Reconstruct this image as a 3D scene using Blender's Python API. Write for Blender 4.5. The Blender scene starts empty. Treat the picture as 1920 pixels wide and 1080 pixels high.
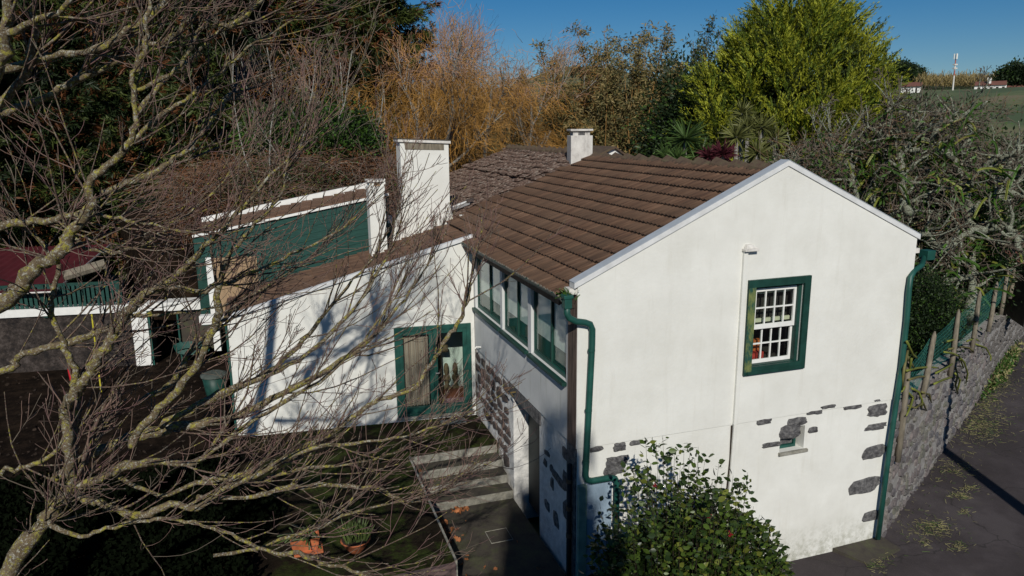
import bpy, math, random
import numpy as np
from mathutils import Vector, Matrix
from mathutils.geometry import tessellate_polygon

sc = bpy.context.scene
COL = sc.collection
# ------------------------------------------------------------------ camera, world, sun
CF, CP, CR, CY = 1365.49, 0.2151, -0.0098, 0.3211
CPOS = Vector((-3.9969, -9.1117, 4.5883))
_F = Vector((math.sin(CY)*math.cos(CP), math.cos(CY)*math.cos(CP), -math.sin(CP)))
_R0 = Vector((math.cos(CY), -math.sin(CY), 0)); _U0 = _R0.cross(_F)
CRT = _R0*math.cos(CR)+_U0*math.sin(CR); CUP = _U0*math.cos(CR)-_R0*math.sin(CR)
cd = bpy.data.cameras.new('camera'); cam = bpy.data.objects.new('camera', cd); COL.objects.link(cam)
cam.matrix_world = Matrix(((CRT.x, CUP.x, -_F.x, CPOS.x), (CRT.y, CUP.y, -_F.y, CPOS.y), (CRT.z, CUP.z, -_F.z, CPOS.z), (0, 0, 0, 1)))
cd.sensor_width = 36; cd.lens = 36*CF/1920; cd.clip_end = 6000; cd.clip_start = 0.05
sc.camera = cam
SAZ, SEL = math.radians(19), math.radians(33)
world = bpy.data.worlds.new('World'); sc.world = world; world.use_nodes = True
wn = world.node_tree; wn.nodes.clear()
sky = wn.nodes.new('ShaderNodeTexSky'); sky.sky_type = 'NISHITA'; sky.sun_disc = False
sky.sun_elevation = SEL; sky.sun_rotation = math.pi+SAZ
sky.altitude = 500; sky.air_density = 1.0; sky.dust_density = 0.0; sky.ozone_density = 6.0
bg = wn.nodes.new('ShaderNodeBackground'); bg.inputs[1].default_value = 0.05
wo = wn.nodes.new('ShaderNodeOutputWorld')
hs = wn.nodes.new('ShaderNodeHueSaturation'); hs.inputs['Saturation'].default_value = 1.3; hs.inputs['Value'].default_value = 1.0; wn.links.new(sky.outputs[0], hs.inputs['Color']); wn.links.new(hs.outputs[0], bg.inputs[0]); wn.links.new(bg.outputs[0], wo.inputs[0])
sl = bpy.data.lights.new('sun', 'SUN'); sl.energy = 3.75; sl.angle = math.radians(0.55); sl.color = (1, 0.95, 0.86)
so = bpy.data.objects.new('sun', sl); COL.objects.link(so)
LD = Vector((math.sin(SAZ)*math.cos(SEL), math.cos(SAZ)*math.cos(SEL), -math.sin(SEL)))
so.rotation_euler = LD.to_track_quat('-Z', 'Y').to_euler(); so.location = (-10, -30, 30)
sc.view_settings.view_transform = 'Standard'; sc.view_settings.look = 'None'
sc.view_settings.exposure = 0.0; sc.view_settings.gamma = 1.0; sc.view_settings.use_curve_mapping = False
sc.cycles.max_bounces = 6; sc.cycles.transparent_max_bounces = 12

# ------------------------------------------------------------------ measuring helpers (points in the world)
def ray(u, v): return _F + CRT*((u-960)/CF) - CUP*((v-540)/CF)
def pl(u, v, n, c):
    r = ray(u, v); n = Vector(n); return CPOS + r*((c-n.dot(CPOS))/n.dot(r))
def Zp(u, v, z): return pl(u, v, (0, 0, 1), z)
def Xp(u, v, x): return pl(u, v, (1, 0, 0), x)
def Yp(u, v, y): return pl(u, v, (0, 1, 0), y)
WA = 0.0978; WN = Vector((math.sin(WA), math.cos(WA), 0)); WU = Vector((math.cos(WA), -math.sin(WA), 0)); W0 = Vector((0, 5.4447, 0))
def Wp(u, v, off=0): return pl(u, v, WN, WN.dot(W0)+off)
def Rp(u, v, r):
    q = ray(u, v); return CPOS + q*(r/math.hypot(q.x, q.y))
def wpt(s, off, z): return W0 + WU*s + WN*off + Vector((0, 0, z))

# ------------------------------------------------------------------ materials
MATS = {}
def newmat(name):
    m = bpy.data.materials.new(name); m.use_nodes = True; MATS[name] = m
    return m, m.node_tree, m.node_tree.nodes['Principled BSDF']
def N(nt, t, **k):
    n = nt.nodes.new(t)
    for a, b in k.items(): setattr(n, a, b)
    return n
def coords(nt, scale=(1, 1, 1), src='Object'):
    tc = N(nt, 'ShaderNodeTexCoord'); mp = N(nt, 'ShaderNodeMapping'); mp.inputs['Scale'].default_value = scale
    nt.links.new(tc.outputs[src], mp.inputs[0]); return mp.outputs[0]
def worldco(nt, scale=(1, 1, 1)):
    g = N(nt, 'ShaderNodeNewGeometry'); mp = N(nt, 'ShaderNodeMapping'); mp.inputs['Scale'].default_value = scale
    nt.links.new(g.outputs['Position'], mp.inputs[0]); return mp.outputs[0]
def noise(nt, co, s, det=4, rough=.6):
    n = N(nt, 'ShaderNodeTexNoise'); n.inputs['Scale'].default_value = s; n.inputs['Detail'].default_value = det
    n.inputs['Roughness'].default_value = rough; nt.links.new(co, n.inputs['Vector']); return n.outputs['Fac']
def ramp(nt, fac, stops):
    r = N(nt, 'ShaderNodeValToRGB'); e = r.color_ramp.elements
    while len(e) < len(stops): e.new(.5)
    for i, (p, c) in enumerate(stops):
        e[i].position = p; e[i].color = (*c, 1) if len(c) == 3 else c
    nt.links.new(fac, r.inputs[0]); return r.outputs[0]
def mix(nt, fac, a, b, mode='MIX'):
    m = N(nt, 'ShaderNodeMix', data_type='RGBA', blend_type=mode)
    if isinstance(fac, (int, float)): m.inputs[0].default_value = fac
    else: nt.links.new(fac, m.inputs[0])
    for x, i in ((a, 6), (b, 7)):
        if isinstance(x, tuple): m.inputs[i].default_value = (*x, 1)
        else: nt.links.new(x, m.inputs[i])
    return m.outputs[2]
def bump(nt, bs, h, strength=.3, dist=.01):
    b = N(nt, 'ShaderNodeBump'); b.inputs['Strength'].default_value = strength; b.inputs['Distance'].default_value = dist
    nt.links.new(h, b.inputs['Height']); nt.links.new(b.outputs[0], bs.inputs['Normal'])
def simple(name, c, rough=.7, var=.25, scale=6, bstr=.2, bdist=.005, metal=0, scl3=(1, 1, 1), spec=.3):
    m, nt, bs = newmat(name); co = worldco(nt, scl3); f = noise(nt, co, scale, 5)
    lo = tuple(max(0, x*(1-var)) for x in c); hi = tuple(min(1, x*(1+var)) for x in c)
    nt.links.new(ramp(nt, f, [(.3, lo), (.7, hi)]), bs.inputs['Base Color'])
    bs.inputs['Roughness'].default_value = rough; bs.inputs['Metallic'].default_value = metal
    bs.inputs['Specular IOR Level'].default_value = spec
    if bstr: bump(nt, bs, noise(nt, co, scale*8, 3), bstr, bdist)
    return m
def rnd_out(nt):
    return N(nt, 'ShaderNodeObjectInfo').outputs['Random']

def mk_materials():
    # plaster of the gable
    m, nt, bs = newmat('plaster'); co = worldco(nt)
    a = ramp(nt, noise(nt, co, 1.1, 6, .65), [(.35, (.66, .658, .612)), (.65, (.75, .752, .71))])
    st = ramp(nt, noise(nt, worldco(nt, (3.2, 3.2, .35)), 1.8, 6, .7), [(.55, (0, 0, 0)), (.8, (1, 1, 1))])
    mu = N(nt, 'ShaderNodeMath', operation='MULTIPLY'); nt.links.new(st, mu.inputs[0]); mu.inputs[1].default_value = .36
    c = mix(nt, mu.outputs[0], a, (.5, .48, .41))
    sx = N(nt, 'ShaderNodeSeparateXYZ'); nt.links.new(worldco(nt), sx.inputs[0]); mr = N(nt, 'ShaderNodeMapRange'); nt.links.new(sx.outputs[2], mr.inputs[0]); mr.inputs[1].default_value = -2.0; mr.inputs[2].default_value = -2.75; mr.inputs[3].default_value = 0; mr.inputs[4].default_value = .9
    mm_ = N(nt, 'ShaderNodeMath', operation='MULTIPLY'); nt.links.new(mr.outputs[0], mm_.inputs[0]); nt.links.new(ramp(nt, noise(nt, co, 5, 7, .8), [(.42, (0, 0, 0)), (.62, (1, 1, 1))]), mm_.inputs[1]); c = mix(nt, mm_.outputs[0], c, (.26, .26, .19))
    pt = N(nt, 'ShaderNodeMath', operation='MULTIPLY'); nt.links.new(ramp(nt, noise(nt, co, .55, 3, .5), [(.5, (0, 0, 0)), (.515, (1, 1, 1))]), pt.inputs[0]); pt.inputs[1].default_value = .10; c = mix(nt, pt.outputs[0], c, (.6, .6, .57))
    nt.links.new(c, bs.inputs['Base Color']); bs.inputs['Roughness'].default_value = .85; bs.inputs['Specular IOR Level'].default_value = .2
    bump(nt, bs, noise(nt, co, 22, 6, .7), .35, .012)
    # stained plaster of the side wall
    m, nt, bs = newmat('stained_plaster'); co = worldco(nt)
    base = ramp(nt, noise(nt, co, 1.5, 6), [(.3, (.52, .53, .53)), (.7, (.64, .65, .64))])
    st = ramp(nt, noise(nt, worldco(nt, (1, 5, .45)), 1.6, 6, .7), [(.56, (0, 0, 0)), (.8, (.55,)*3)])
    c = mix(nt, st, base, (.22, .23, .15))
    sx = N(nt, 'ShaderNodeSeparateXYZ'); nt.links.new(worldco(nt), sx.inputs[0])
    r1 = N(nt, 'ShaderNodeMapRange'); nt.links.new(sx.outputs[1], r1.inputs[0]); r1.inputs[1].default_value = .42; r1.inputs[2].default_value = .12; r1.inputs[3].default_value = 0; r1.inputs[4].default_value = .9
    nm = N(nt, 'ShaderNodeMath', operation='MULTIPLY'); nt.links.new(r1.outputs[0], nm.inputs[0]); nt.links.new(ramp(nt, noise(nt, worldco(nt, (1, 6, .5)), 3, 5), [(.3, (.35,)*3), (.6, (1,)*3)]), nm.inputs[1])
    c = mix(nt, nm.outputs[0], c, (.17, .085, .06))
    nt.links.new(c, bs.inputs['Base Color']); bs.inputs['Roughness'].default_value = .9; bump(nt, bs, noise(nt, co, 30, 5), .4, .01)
    # whitewash over rubble
    m, nt, bs = newmat('whitewash'); co = worldco(nt)
    nt.links.new(ramp(nt, noise(nt, co, 4, 6, .7), [(.3, (.45, .45, .44)), (.62, (.74, .73, .7))]), bs.inputs['Base Color'])
    bs.inputs['Roughness'].default_value = .9; bump(nt, bs, noise(nt, co, 9, 5), .8, .04)
    # roof tile
    m, nt, bs = newmat('roof_tile'); co = worldco(nt)
    a = ramp(nt, noise(nt, worldco(nt, (.8, 17, .8)), 1.6, 6, .75), [(.37, (.075, .04, .026)), (.5, (.152, .08, .045)), (.63, (.25, .145, .088))])
    b = mix(nt, ramp(nt, rnd_out(nt), [(0, (.0,)*3), (1, (.5,)*3)]), a, (.12, .075, .046))
    l = ramp(nt, noise(nt, co, 14, 4, .8), [(.66, (0, 0, 0)), (.74, (1, 1, 1))])
    mu = N(nt, 'ShaderNodeMath', operation='MULTIPLY'); nt.links.new(l, mu.inputs[0]); mu.inputs[1].default_value = .45
    c = mix(nt, mu.outputs[0], b, (.20, .18, .13))
    nt.links.new(c, bs.inputs['Base Color']); bs.inputs['Roughness'].default_value = .88; bump(nt, bs, noise(nt, worldco(nt, (4, 60, 4)), 3, 4), .5, .006)
    m, nt, bs = newmat('ridge_tile'); co = worldco(nt)
    nt.links.new(ramp(nt, noise(nt, co, 9, 6, .7), [(.3, (.04, .026, .018)), (.5, (.095, .062, .04)), (.64, (.1, .085, .045)), (.8, (.2, .155, .11))]), bs.inputs['Base Color'])
    bs.inputs['Roughness'].default_value = .95; bump(nt, bs, noise(nt, co, 40, 4), .6, .01)
    m, nt, bs = newmat('eave_tile'); co = worldco(nt)
    nt.links.new(ramp(nt, noise(nt, co, 16, 6, .7), [(.35, (.12, .085, .06)), (.55, (.3, .28, .23)), (.8, (.42, .41, .36))]), bs.inputs['Base Color'])
    bs.inputs['Roughness'].default_value = .95; bump(nt, bs, noise(nt, co, 60, 4), .6, .01)
    # old roof
    m, nt, bs = newmat('old_roof_tile'); co = worldco(nt)
    nt.links.new(ramp(nt, noise(nt, co, 9, 8, .9), [(.41, (.06, .035, .025)), (.47, (.14, .08, .058)), (.52, (.2, .125, .088)), (.56, (.33, .26, .21)), (.63, (.5, .45, .38))]), bs.inputs['Base Color'])
    bs.inputs['Roughness'].default_value = .95; bump(nt, bs, noise(nt, co, 30, 5), .8, .02)
    # bark with lichen
    def bark(name, dark, mid, grey, yellow_amt, greyamt):
        m, nt, bs = newmat(name); co = worldco(nt)
        a = ramp(nt, noise(nt, co, 12, 5), [(.3, dark), (.7, mid)])
        g = ramp(nt, noise(nt, co, 38, 5, .75), [(greyamt, (0, 0, 0)), (greyamt+.08, (1, 1, 1))])
        c = mix(nt, g, a, grey)
        of = N(nt, 'ShaderNodeVectorMath', operation='ADD'); nt.links.new(co, of.inputs[0]); of.inputs[1].default_value = (7, 3, 1)
        y = ramp(nt, noise(nt, of.outputs[0], 14, 6, .85), [(yellow_amt, (0, 0, 0)), (yellow_amt+.05, (1, 1, 1))])
        c = mix(nt, y, c, (.33, .3, .06))
        nt.links.new(c, bs.inputs['Base Color']); bs.inputs['Roughness'].default_value = .95; bs.inputs['Specular IOR Level'].default_value = .15
        bump(nt, bs, noise(nt, co, 45, 5, .8), 1, .02)
    bark('bark_lichen', (.10, .075, .045), (.19, .145, .09), (.40, .39, .33), .53, .525)
    bark('twig_bark', (.09, .06, .05), (.17, .115, .09), (.3, .28, .22), .55, .53)
    bark('pale_bark', (.12, .1, .08), (.22, .19, .15), (.33, .33, .3), .8, .45)
    bark('grey_lichen_bark', (.07, .065, .045), (.13, .125, .085), (.29, .32, .25), .62, .46)
    bark('dark_bark', (.03, .022, .016), (.06, .045, .033), (.1, .1, .08), .9, .6)
    simple('brown_twigs', (.19, .125, .1), .9, .3, 3, 0)
    simple('purple_twigs', (.15, .085, .08), .9, .3, 3, 0)
    simple('garden_twigs', (.13, .105, .08), .9, .35, 3, 0)
    simple('pale_twigs', (.2, .17, .13), .9, .3, 3, 0)
    simple('willow_twig', (.35, .18, .04), .8, .35, .8, 0)
    simple('willow_twig_dark', (.25, .14, .045), .8, .35, .8, 0)
    simple('willow_twig_pink', (.33, .19, .12), .8, .3, .8, 0)
    def leaf(name, c, rough=.55, var=.35, scale=1.2, trans=.25, spec=.3):
        m, nt, bs = newmat(name); co = worldco(nt)
        lo = tuple(x*(1-var) for x in c); hi = tuple(x*(1+var) for x in c)
        cc = ramp(nt, noise(nt, co, scale, 4), [(.3, lo), (.7, hi)])
        nt.links.new(cc, bs.inputs['Base Color']); bs.inputs['Roughness'].default_value = rough; bs.inputs['Specular IOR Level'].default_value = spec
        if trans:
            t = N(nt, 'ShaderNodeBsdfTranslucent'); nt.links.new(cc, t.inputs[0]); mx = N(nt, 'ShaderNodeMixShader'); mx.inputs[0].default_value = trans
            out = nt.nodes['Material Output']; nt.links.new(bs.outputs[0], mx.inputs[1]); nt.links.new(t.outputs[0], mx.inputs[2]); nt.links.new(mx.outputs[0], out.inputs[0])
    leaf('conifer_green', (.07, .095, .022)); leaf('conifer_dark', (.022, .038, .012)); leaf('conifer_rust', (.15, .06, .024))
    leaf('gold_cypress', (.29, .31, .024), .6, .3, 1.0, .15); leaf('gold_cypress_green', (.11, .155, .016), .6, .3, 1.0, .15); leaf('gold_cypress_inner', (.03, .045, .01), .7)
    leaf('bamboo_leaf', (.28, .215, .09), .6, .35); leaf('bamboo_leaf_green', (.15, .14, .05), .6); leaf('bamboo_leaf_dark', (.05, .055, .02), .6)
    leaf('bush_green', (.045, .085, .018), .5); leaf('bush_dark', (.018, .034, .012), .6); leaf('bush_bright', (.06, .13, .02), .5)
    leaf('ivy_shade', (.004, .006, .003), 1, .4, 3, 0, 0)  # yard shade put into a near-black leaf colour
    leaf('bramble', (.15, .085, .05), .9, .35, 1.5, 0)
    leaf('camellia_leaf', (.06, .098, .015), .42, .4, 5, .12, .35); leaf('camellia_dark', (.022, .042, .01), .4, .4, 5, .08, .35); leaf('camellia_pale', (.13, .15, .025), .4, .3, 5, .2, .4)
    leaf('yucca_green', (.075, .13, .035), .45); leaf('yucca_olive', (.15, .16, .05), .5); leaf('cordyline_purple', (.09, .022, .03), .5)
    leaf('cactus_green', (.15, .17, .03), .5, .35, 2, 0); leaf('cactus_olive', (.12, .11, .04), .6, .35, 4, 0)
    leaf('aloe_green', (.07, .1, .03), .45, .35, 8, 0)
    leaf('dry_grass', (.24, .22, .1), .9, .3, 4, 0); leaf('grass_green', (.08, .14, .03), .8)
    leaf('dead_leaf', (.3, .115, .045), .8, .4, 9, 0)
    leaf('petal_red', (.22, .012, .02), .5, .2, 5, 0)
    simple('coping_sheet', (.40, .44, .48), .7, .1, 5, .1)
    simple('tile_edge_shade', (.022, .015, .012), .95, .4, 20, .3)  # lip grime, with the shadow line between courses put into the colour
    simple('brown_stain', (.12, .088, .072), .9, .6, 5, .3, scl3=(1, 3, .5))
    simple('green_paint', (.009, .068, .053), .5, .25, 5, .1, .002, spec=.5)
    simple('dark_green_paint', (.01, .045, .035), .5, .3, 6, .1, .002)
    simple('grey_green_paint', (.075, .09, .08), .6, .35, 7, .1, .002)
    simple('board_green', (.012, .055, .045), .6, .25, 5, .15, .003, scl3=(1, 1, 6))
    m, nt, bs = newmat('mossy_green_paint'); co = worldco(nt, (1, 1, .5))
    nt.links.new(ramp(nt, noise(nt, co, 9, 6, .75), [(.42, (.01, .06, .042)), (.55, (.13, .16, .05)), (.75, (.2, .22, .08))]), bs.inputs['Base Color']); bs.inputs['Roughness'].default_value = .8
    simple('white_paint', (.74, .74, .71), .5, .08, 8, .1, .002)
    simple('old_white', (.62, .6, .56), .7, .2, 12, .2, .004)
    simple('coping_white', (.62, .63, .63), .8, .12, 5, .3, .005)
    m, nt, bs = newmat('chimney_old'); co = worldco(nt)
    nt.links.new(ramp(nt, noise(nt, worldco(nt, (1, 1, .6)), 5, 7, .75), [(.3, (.3, .28, .26)), (.45, (.52, .5, .47)), (.65, (.66, .64, .6))]), bs.inputs['Base Color']); bs.inputs['Roughness'].default_value = .9
    m, nt, bs = newmat('asphalt'); co = worldco(nt)
    a = ramp(nt, noise(nt, co, .5, 7, .7), [(.38, (.034, .026, .027)), (.5, (.048, .038, .04)), (.6, (.07, .058, .06))])
    b = ramp(nt, noise(nt, co, 160, 3, .8), [(.35, (.55,)*3), (.7, (1.5,)*3)])
    c = mix(nt, 1.0, a, b, 'MULTIPLY')
    g = ramp(nt, noise(nt, co, 2.2, 8, .85), [(.58, (0, 0, 0)), (.7, (1, 1, 1))]); mu = N(nt, 'ShaderNodeMath', operation='MULTIPLY'); nt.links.new(g, mu.inputs[0]); mu.inputs[1].default_value = .5
    c = mix(nt, mu.outputs[0], c, (.075, .07, .035))
    vo = N(nt, 'ShaderNodeTexVoronoi', feature='DISTANCE_TO_EDGE'); vo.inputs['Scale'].default_value = .45; wv = N(nt, 'ShaderNodeVectorMath', operation='ADD'); nt.links.new(co, wv.inputs[0])
    nz = N(nt, 'ShaderNodeTexNoise'); nz.inputs['Scale'].default_value = 1.6; nz.inputs['Detail'].default_value = 6; nt.links.new(co, nz.inputs['Vector']); nt.links.new(nz.outputs['Color'], wv.inputs[1]); nt.links.new(wv.outputs[0], vo.inputs['Vector'])
    c = mix(nt, ramp(nt, vo.outputs['Distance'], [(.003, (.7,)*3), (.009, (0, 0, 0))]), c, (.015, .012, .011))
    c = mix(nt, ramp(nt, noise(nt, co, 55, 3, .9), [(.62, (0, 0, 0)), (.7, (.6,)*3)]), c, (.16, .14, .12))
    nt.links.new(c, bs.inputs['Base Color']); bs.inputs['Roughness'].default_value = .92; bump(nt, bs, noise(nt, co, 120, 4, .8), .6, .01)
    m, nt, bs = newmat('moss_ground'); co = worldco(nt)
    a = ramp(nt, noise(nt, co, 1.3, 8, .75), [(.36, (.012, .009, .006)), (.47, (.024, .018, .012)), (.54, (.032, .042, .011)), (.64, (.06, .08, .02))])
    b = ramp(nt, noise(nt, co, 2.3, 8, .8), [(.38, (.006, .004, .003)), (.5, (.015, .01, .007)), (.62, (.032, .021, .014))])  # left yard: dark soil, blackened further to carry the yard's shade
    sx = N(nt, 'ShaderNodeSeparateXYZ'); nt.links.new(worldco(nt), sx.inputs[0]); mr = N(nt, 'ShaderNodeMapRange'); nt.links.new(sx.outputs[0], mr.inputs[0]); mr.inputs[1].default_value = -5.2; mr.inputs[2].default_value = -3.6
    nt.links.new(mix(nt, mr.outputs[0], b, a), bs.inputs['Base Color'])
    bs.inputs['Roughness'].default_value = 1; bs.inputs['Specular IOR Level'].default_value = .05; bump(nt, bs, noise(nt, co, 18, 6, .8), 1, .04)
    m, nt, bs = newmat('path_concrete'); co = worldco(nt)
    nt.links.new(ramp(nt, noise(nt, co, 2.4, 8, .8), [(.3, (.025, .019, .016)), (.5, (.05, .042, .032)), (.62, (.06, .062, .03)), (.8, (.12, .11, .09))]), bs.inputs['Base Color'])
    bs.inputs['Roughness'].default_value = .95; bump(nt, bs, noise(nt, co, 40, 5, .8), .6, .01)
    m, nt, bs = newmat('step_concrete'); co = worldco(nt)
    nt.links.new(ramp(nt, noise(nt, co, 5, 8, .8), [(.3, (.09, .085, .065)), (.5, (.25, .24, .2)), (.75, (.42, .41, .37))]), bs.inputs['Base Color'])
    bs.inputs['Roughness'].default_value = .95; bump(nt, bs, noise(nt, co, 40, 5, .8), .6, .01)
    m, nt, bs = newmat('pink_plaster'); co = worldco(nt)
    nt.links.new(ramp(nt, noise(nt, co, 3, 8, .8), [(.3, (.05, .032, .03)), (.5, (.11, .07, .065)), (.75, (.2, .15, .14))]), bs.inputs['Base Color']); bs.inputs['Roughness'].default_value = .95
    m, nt, bs = newmat('basalt'); co = worldco(nt)
    a = ramp(nt, noise(nt, co, 11, 6, .8), [(.38, (.045, .043, .045)), (.5, (.1, .098, .1)), (.62, (.19, .185, .18))])
    nt.links.new(a, bs.inputs['Base Color']); bs.inputs['Roughness'].default_value = .95; bump(nt, bs, noise(nt, co, 35, 6, .8), 1, .02)
    m, nt, bs = newmat('brown_stone'); co = worldco(nt)
    a = ramp(nt, noise(nt, co, 12, 6, .8), [(.3, (.035, .027, .025)), (.7, (.1, .075, .068))])
    nt.links.new(a, bs.inputs['Base Color']); bs.inputs['Roughness'].default_value = .95; bump(nt, bs, noise(nt, co, 35, 6, .8), 1, .02)
    m, nt, bs = newmat('dark_stone'); co = worldco(nt)  # mottled stone, near-black to brown
    nt.links.new(ramp(nt, noise(nt, co, 4, 8, .85), [(.4, (.008, .006, .006)), (.5, (.03, .022, .018)), (.62, (.085, .068, .06))]), bs.inputs['Base Color']); bs.inputs['Roughness'].default_value = .95; bump(nt, bs, noise(nt, co, 7, 6, .8), 1, .05)
    m, nt, bs = newmat('wall_stone'); co = worldco(nt)
    a = ramp(nt, noise(nt, co, 13, 6, .8), [(.3, (.3,)*3), (.7, (1.05,)*3)])
    b = ramp(nt, rnd_out(nt), [(0, (.16, .145, .15)), (.3, (.27, .23, .22)), (.5, (.15, .145, .16)), (.7, (.33, .3, .27)), (.85, (.2, .2, .16)), (1, (.17, .15, .15))])
    c = mix(nt, 1.0, a, b, 'MULTIPLY'); nt.links.new(c, bs.inputs['Base Color']); bs.inputs['Roughness'].default_value = .95; bump(nt, bs, noise(nt, co, 30, 6, .8), 1, .03)
    m, nt, bs = newmat('wall_mortar'); co = worldco(nt)
    nt.links.new(ramp(nt, noise(nt, co, 7, 8, .8), [(.35, (.17, .155, .145)), (.5, (.29, .275, .26)), (.65, (.4, .385, .36))]), bs.inputs['Base Color'])
    bs.inputs['Roughness'].default_value = .95; bump(nt, bs, noise(nt, co, 20, 6, .8), 1, .03)
    simple('post_wood', (.19, .165, .125), .9, .4, 6, .6, .01, scl3=(3, 3, .6))
    simple('net_green', (.05, .22, .18), .5, .2, 6, 0)
    simple('terracotta', (.42, .125, .05), .8, .3, 7, .2)
    simple('soil', (.03, .02, .014), 1, .4, 12, .5)
    simple('tan_blind', (.36, .25, .15), .8, .2, 10, 0, scl3=(8, 8, 1))
    simple('carved_wood', (.16, .11, .065), .7, .4, 20, .6, .01)
    m, nt, bs = newmat('striped_curtain'); w = N(nt, 'ShaderNodeTexNoise'); nt.links.new(worldco(nt, (45, 45, .05)), w.inputs['Vector']); w.inputs['Scale'].default_value = 1.2
    nt.links.new(ramp(nt, w.outputs['Fac'], [(.42, (.26, .17, .14)), (.5, (.55, .45, .38)), (.58, (.34, .25, .21))]), bs.inputs['Base Color']); bs.inputs['Roughness'].default_value = .9
    m, nt, bs = newmat('rag_rug'); w = N(nt, 'ShaderNodeTexNoise'); nt.links.new(worldco(nt, (26, 6, 6)), w.inputs['Vector']); w.inputs['Scale'].default_value = 1.5
    nt.links.new(ramp(nt, w.outputs['Fac'], [(.3, (.3, .05, .1)), (.45, (.5, .42, .4)), (.55, (.35, .12, .2)), (.7, (.12, .12, .2))]), bs.inputs['Base Color'])
    simple('blind_reflection', (.78, .8, .78), .9, .05, 3, 0); simple('teal_curtain', (.01, .085, .075), .9, .2, 3, 0, scl3=(1, 8, 1))
    simple('cream_panel', (.6, .56, .42), .9, .1, 3, 0); simple('orange_box', (.45, .12, .03), .7, .3, 20, 0); simple('red_box', (.4, .04, .03), .7, .4, 20, 0)
    simple('gable_black', (.006, .005, .005), .9, .2, 3, 0)
    simple('room_dark', (.03, .025, .022), .9, .2, 3, 0); simple('room_pale', (.62, .66, .62), .9, .05, 3, 0)
    simple('wood_floor', (.14, .05, .03), .5, .3, 8, 0)
    simple('barn_red', (.075, .012, .016), .55, .3, 2, 0, spec=.4); simple('house_red', (.17, .075, .055), .9, .2, 1, 0)
    simple('metal_grey', (.4, .4, .4), .5, .2, 10, 0, metal=.6); simple('mast_red', (.35, .12, .11), .7, .1, 3, 0)
    simple('brass', (.35, .25, .1), .4, .2, 10, 0, metal=.8)
    simple('tyre_black', (.02, .02, .02), .8, .2, 5, 0); simple('dark_door', (.012, .02, .02), .6, .3, 5, 0)
    simple('mat_grey', (.09, .1, .1), .9, .4, 40, .3)
    simple('blue_shade_panel', (.27, .36, .45), .6, .12, 5, .1); simple('pale_green_strip', (.22, .32, .25), .6, .3, 4, .1)  # panel blue stands in for skylit shade on the wall
    simple('rust', (.12, .07, .04), .8, .4, 20, .3); simple('yellow_plastic', (.45, .4, .03), .5, .1, 5, 0); simple('red_plastic', (.5, .02, .03), .5, .1, 5, 0)
    simple('pole_concrete', (.3, .29, .27), .9, .2, 5, .2)
    m, nt, bs = newmat('field'); co = worldco(nt)
    nt.links.new(ramp(nt, noise(nt, co, .035, 8, .7), [(.38, (.055, .085, .03)), (.48, (.10, .125, .045)), (.56, (.17, .14, .075)), (.64, (.07, .12, .04))]), bs.inputs['Base Color']); bs.inputs['Roughness'].default_value = 1
    m, nt, bs = newmat('glass'); nt.nodes.remove(bs)
    t = N(nt, 'ShaderNodeBsdfTransparent'); g = N(nt, 'ShaderNodeBsdfGlossy'); g.inputs['Roughness'].default_value = .02
    fr = N(nt, 'ShaderNodeFresnel'); fr.inputs[0].default_value = 1.75; ge = N(nt, 'ShaderNodeNewGeometry'); om = N(nt, 'ShaderNodeMath', operation='SUBTRACT'); om.inputs[0].default_value = 1; nt.links.new(ge.outputs['Backfacing'], om.inputs[1]); fm = N(nt, 'ShaderNodeMath', operation='MULTIPLY'); nt.links.new(fr.outputs[0], fm.inputs[0]); nt.links.new(om.outputs[0], fm.inputs[1]); mx = N(nt, 'ShaderNodeMixShader')
    t.inputs[0].default_value = (.92, .96, .94, 1)
    nt.links.new(fm.outputs[0], mx.inputs[0]); nt.links.new(t.outputs[0], mx.inputs[1]); nt.links.new(g.outputs[0], mx.inputs[2]); nt.links.new(mx.outputs[0], nt.nodes['Material Output'].inputs[0])
mk_materials()

# ------------------------------------------------------------------ mesh helpers
def tag(o, label=None, cat=None, group=None, kind=None):
    if label: o['label'] = label
    if cat: o['category'] = cat
    if group: o['group'] = group
    if kind: o['kind'] = kind
    return o
def empty(name, loc, label=None, cat=None, group=None):
    o = bpy.data.objects.new(name, None); COL.objects.link(o); o.location = loc; o.empty_display_size = .2
    return tag(o, label, cat, group)
def link(name, me, parent=None):
    o = bpy.data.objects.new(name, me); COL.objects.link(o)
    if parent is not None:
        o.parent = parent
        l = Vector((0, 0, 0)); q = parent
        while q is not None: l += q.location; q = q.parent
        o.location = -l
    return o
def npmesh(name, V, F, mats, mi=None, smooth=False):
    V = np.asarray(V, np.float32).reshape(-1, 3); F = np.asarray(F, np.int32).reshape(-1, 3)
    me = bpy.data.meshes.new(name); me.vertices.add(len(V)); me.vertices.foreach_set('co', V.ravel())
    me.loops.add(F.size); me.loops.foreach_set('vertex_index', F.ravel())
    me.polygons.add(len(F)); me.polygons.foreach_set('loop_start', np.arange(0, F.size, 3, dtype=np.int32))
    for m in (mats if isinstance(mats, (list, tuple)) else [mats]): me.materials.append(MATS[m])
    if mi is not None: me.polygons.foreach_set('material_index', np.asarray(mi, np.int32))
    if smooth: me.polygons.foreach_set('use_smooth', np.ones(len(F), bool))
    me.update(calc_edges=True); return me
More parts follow.
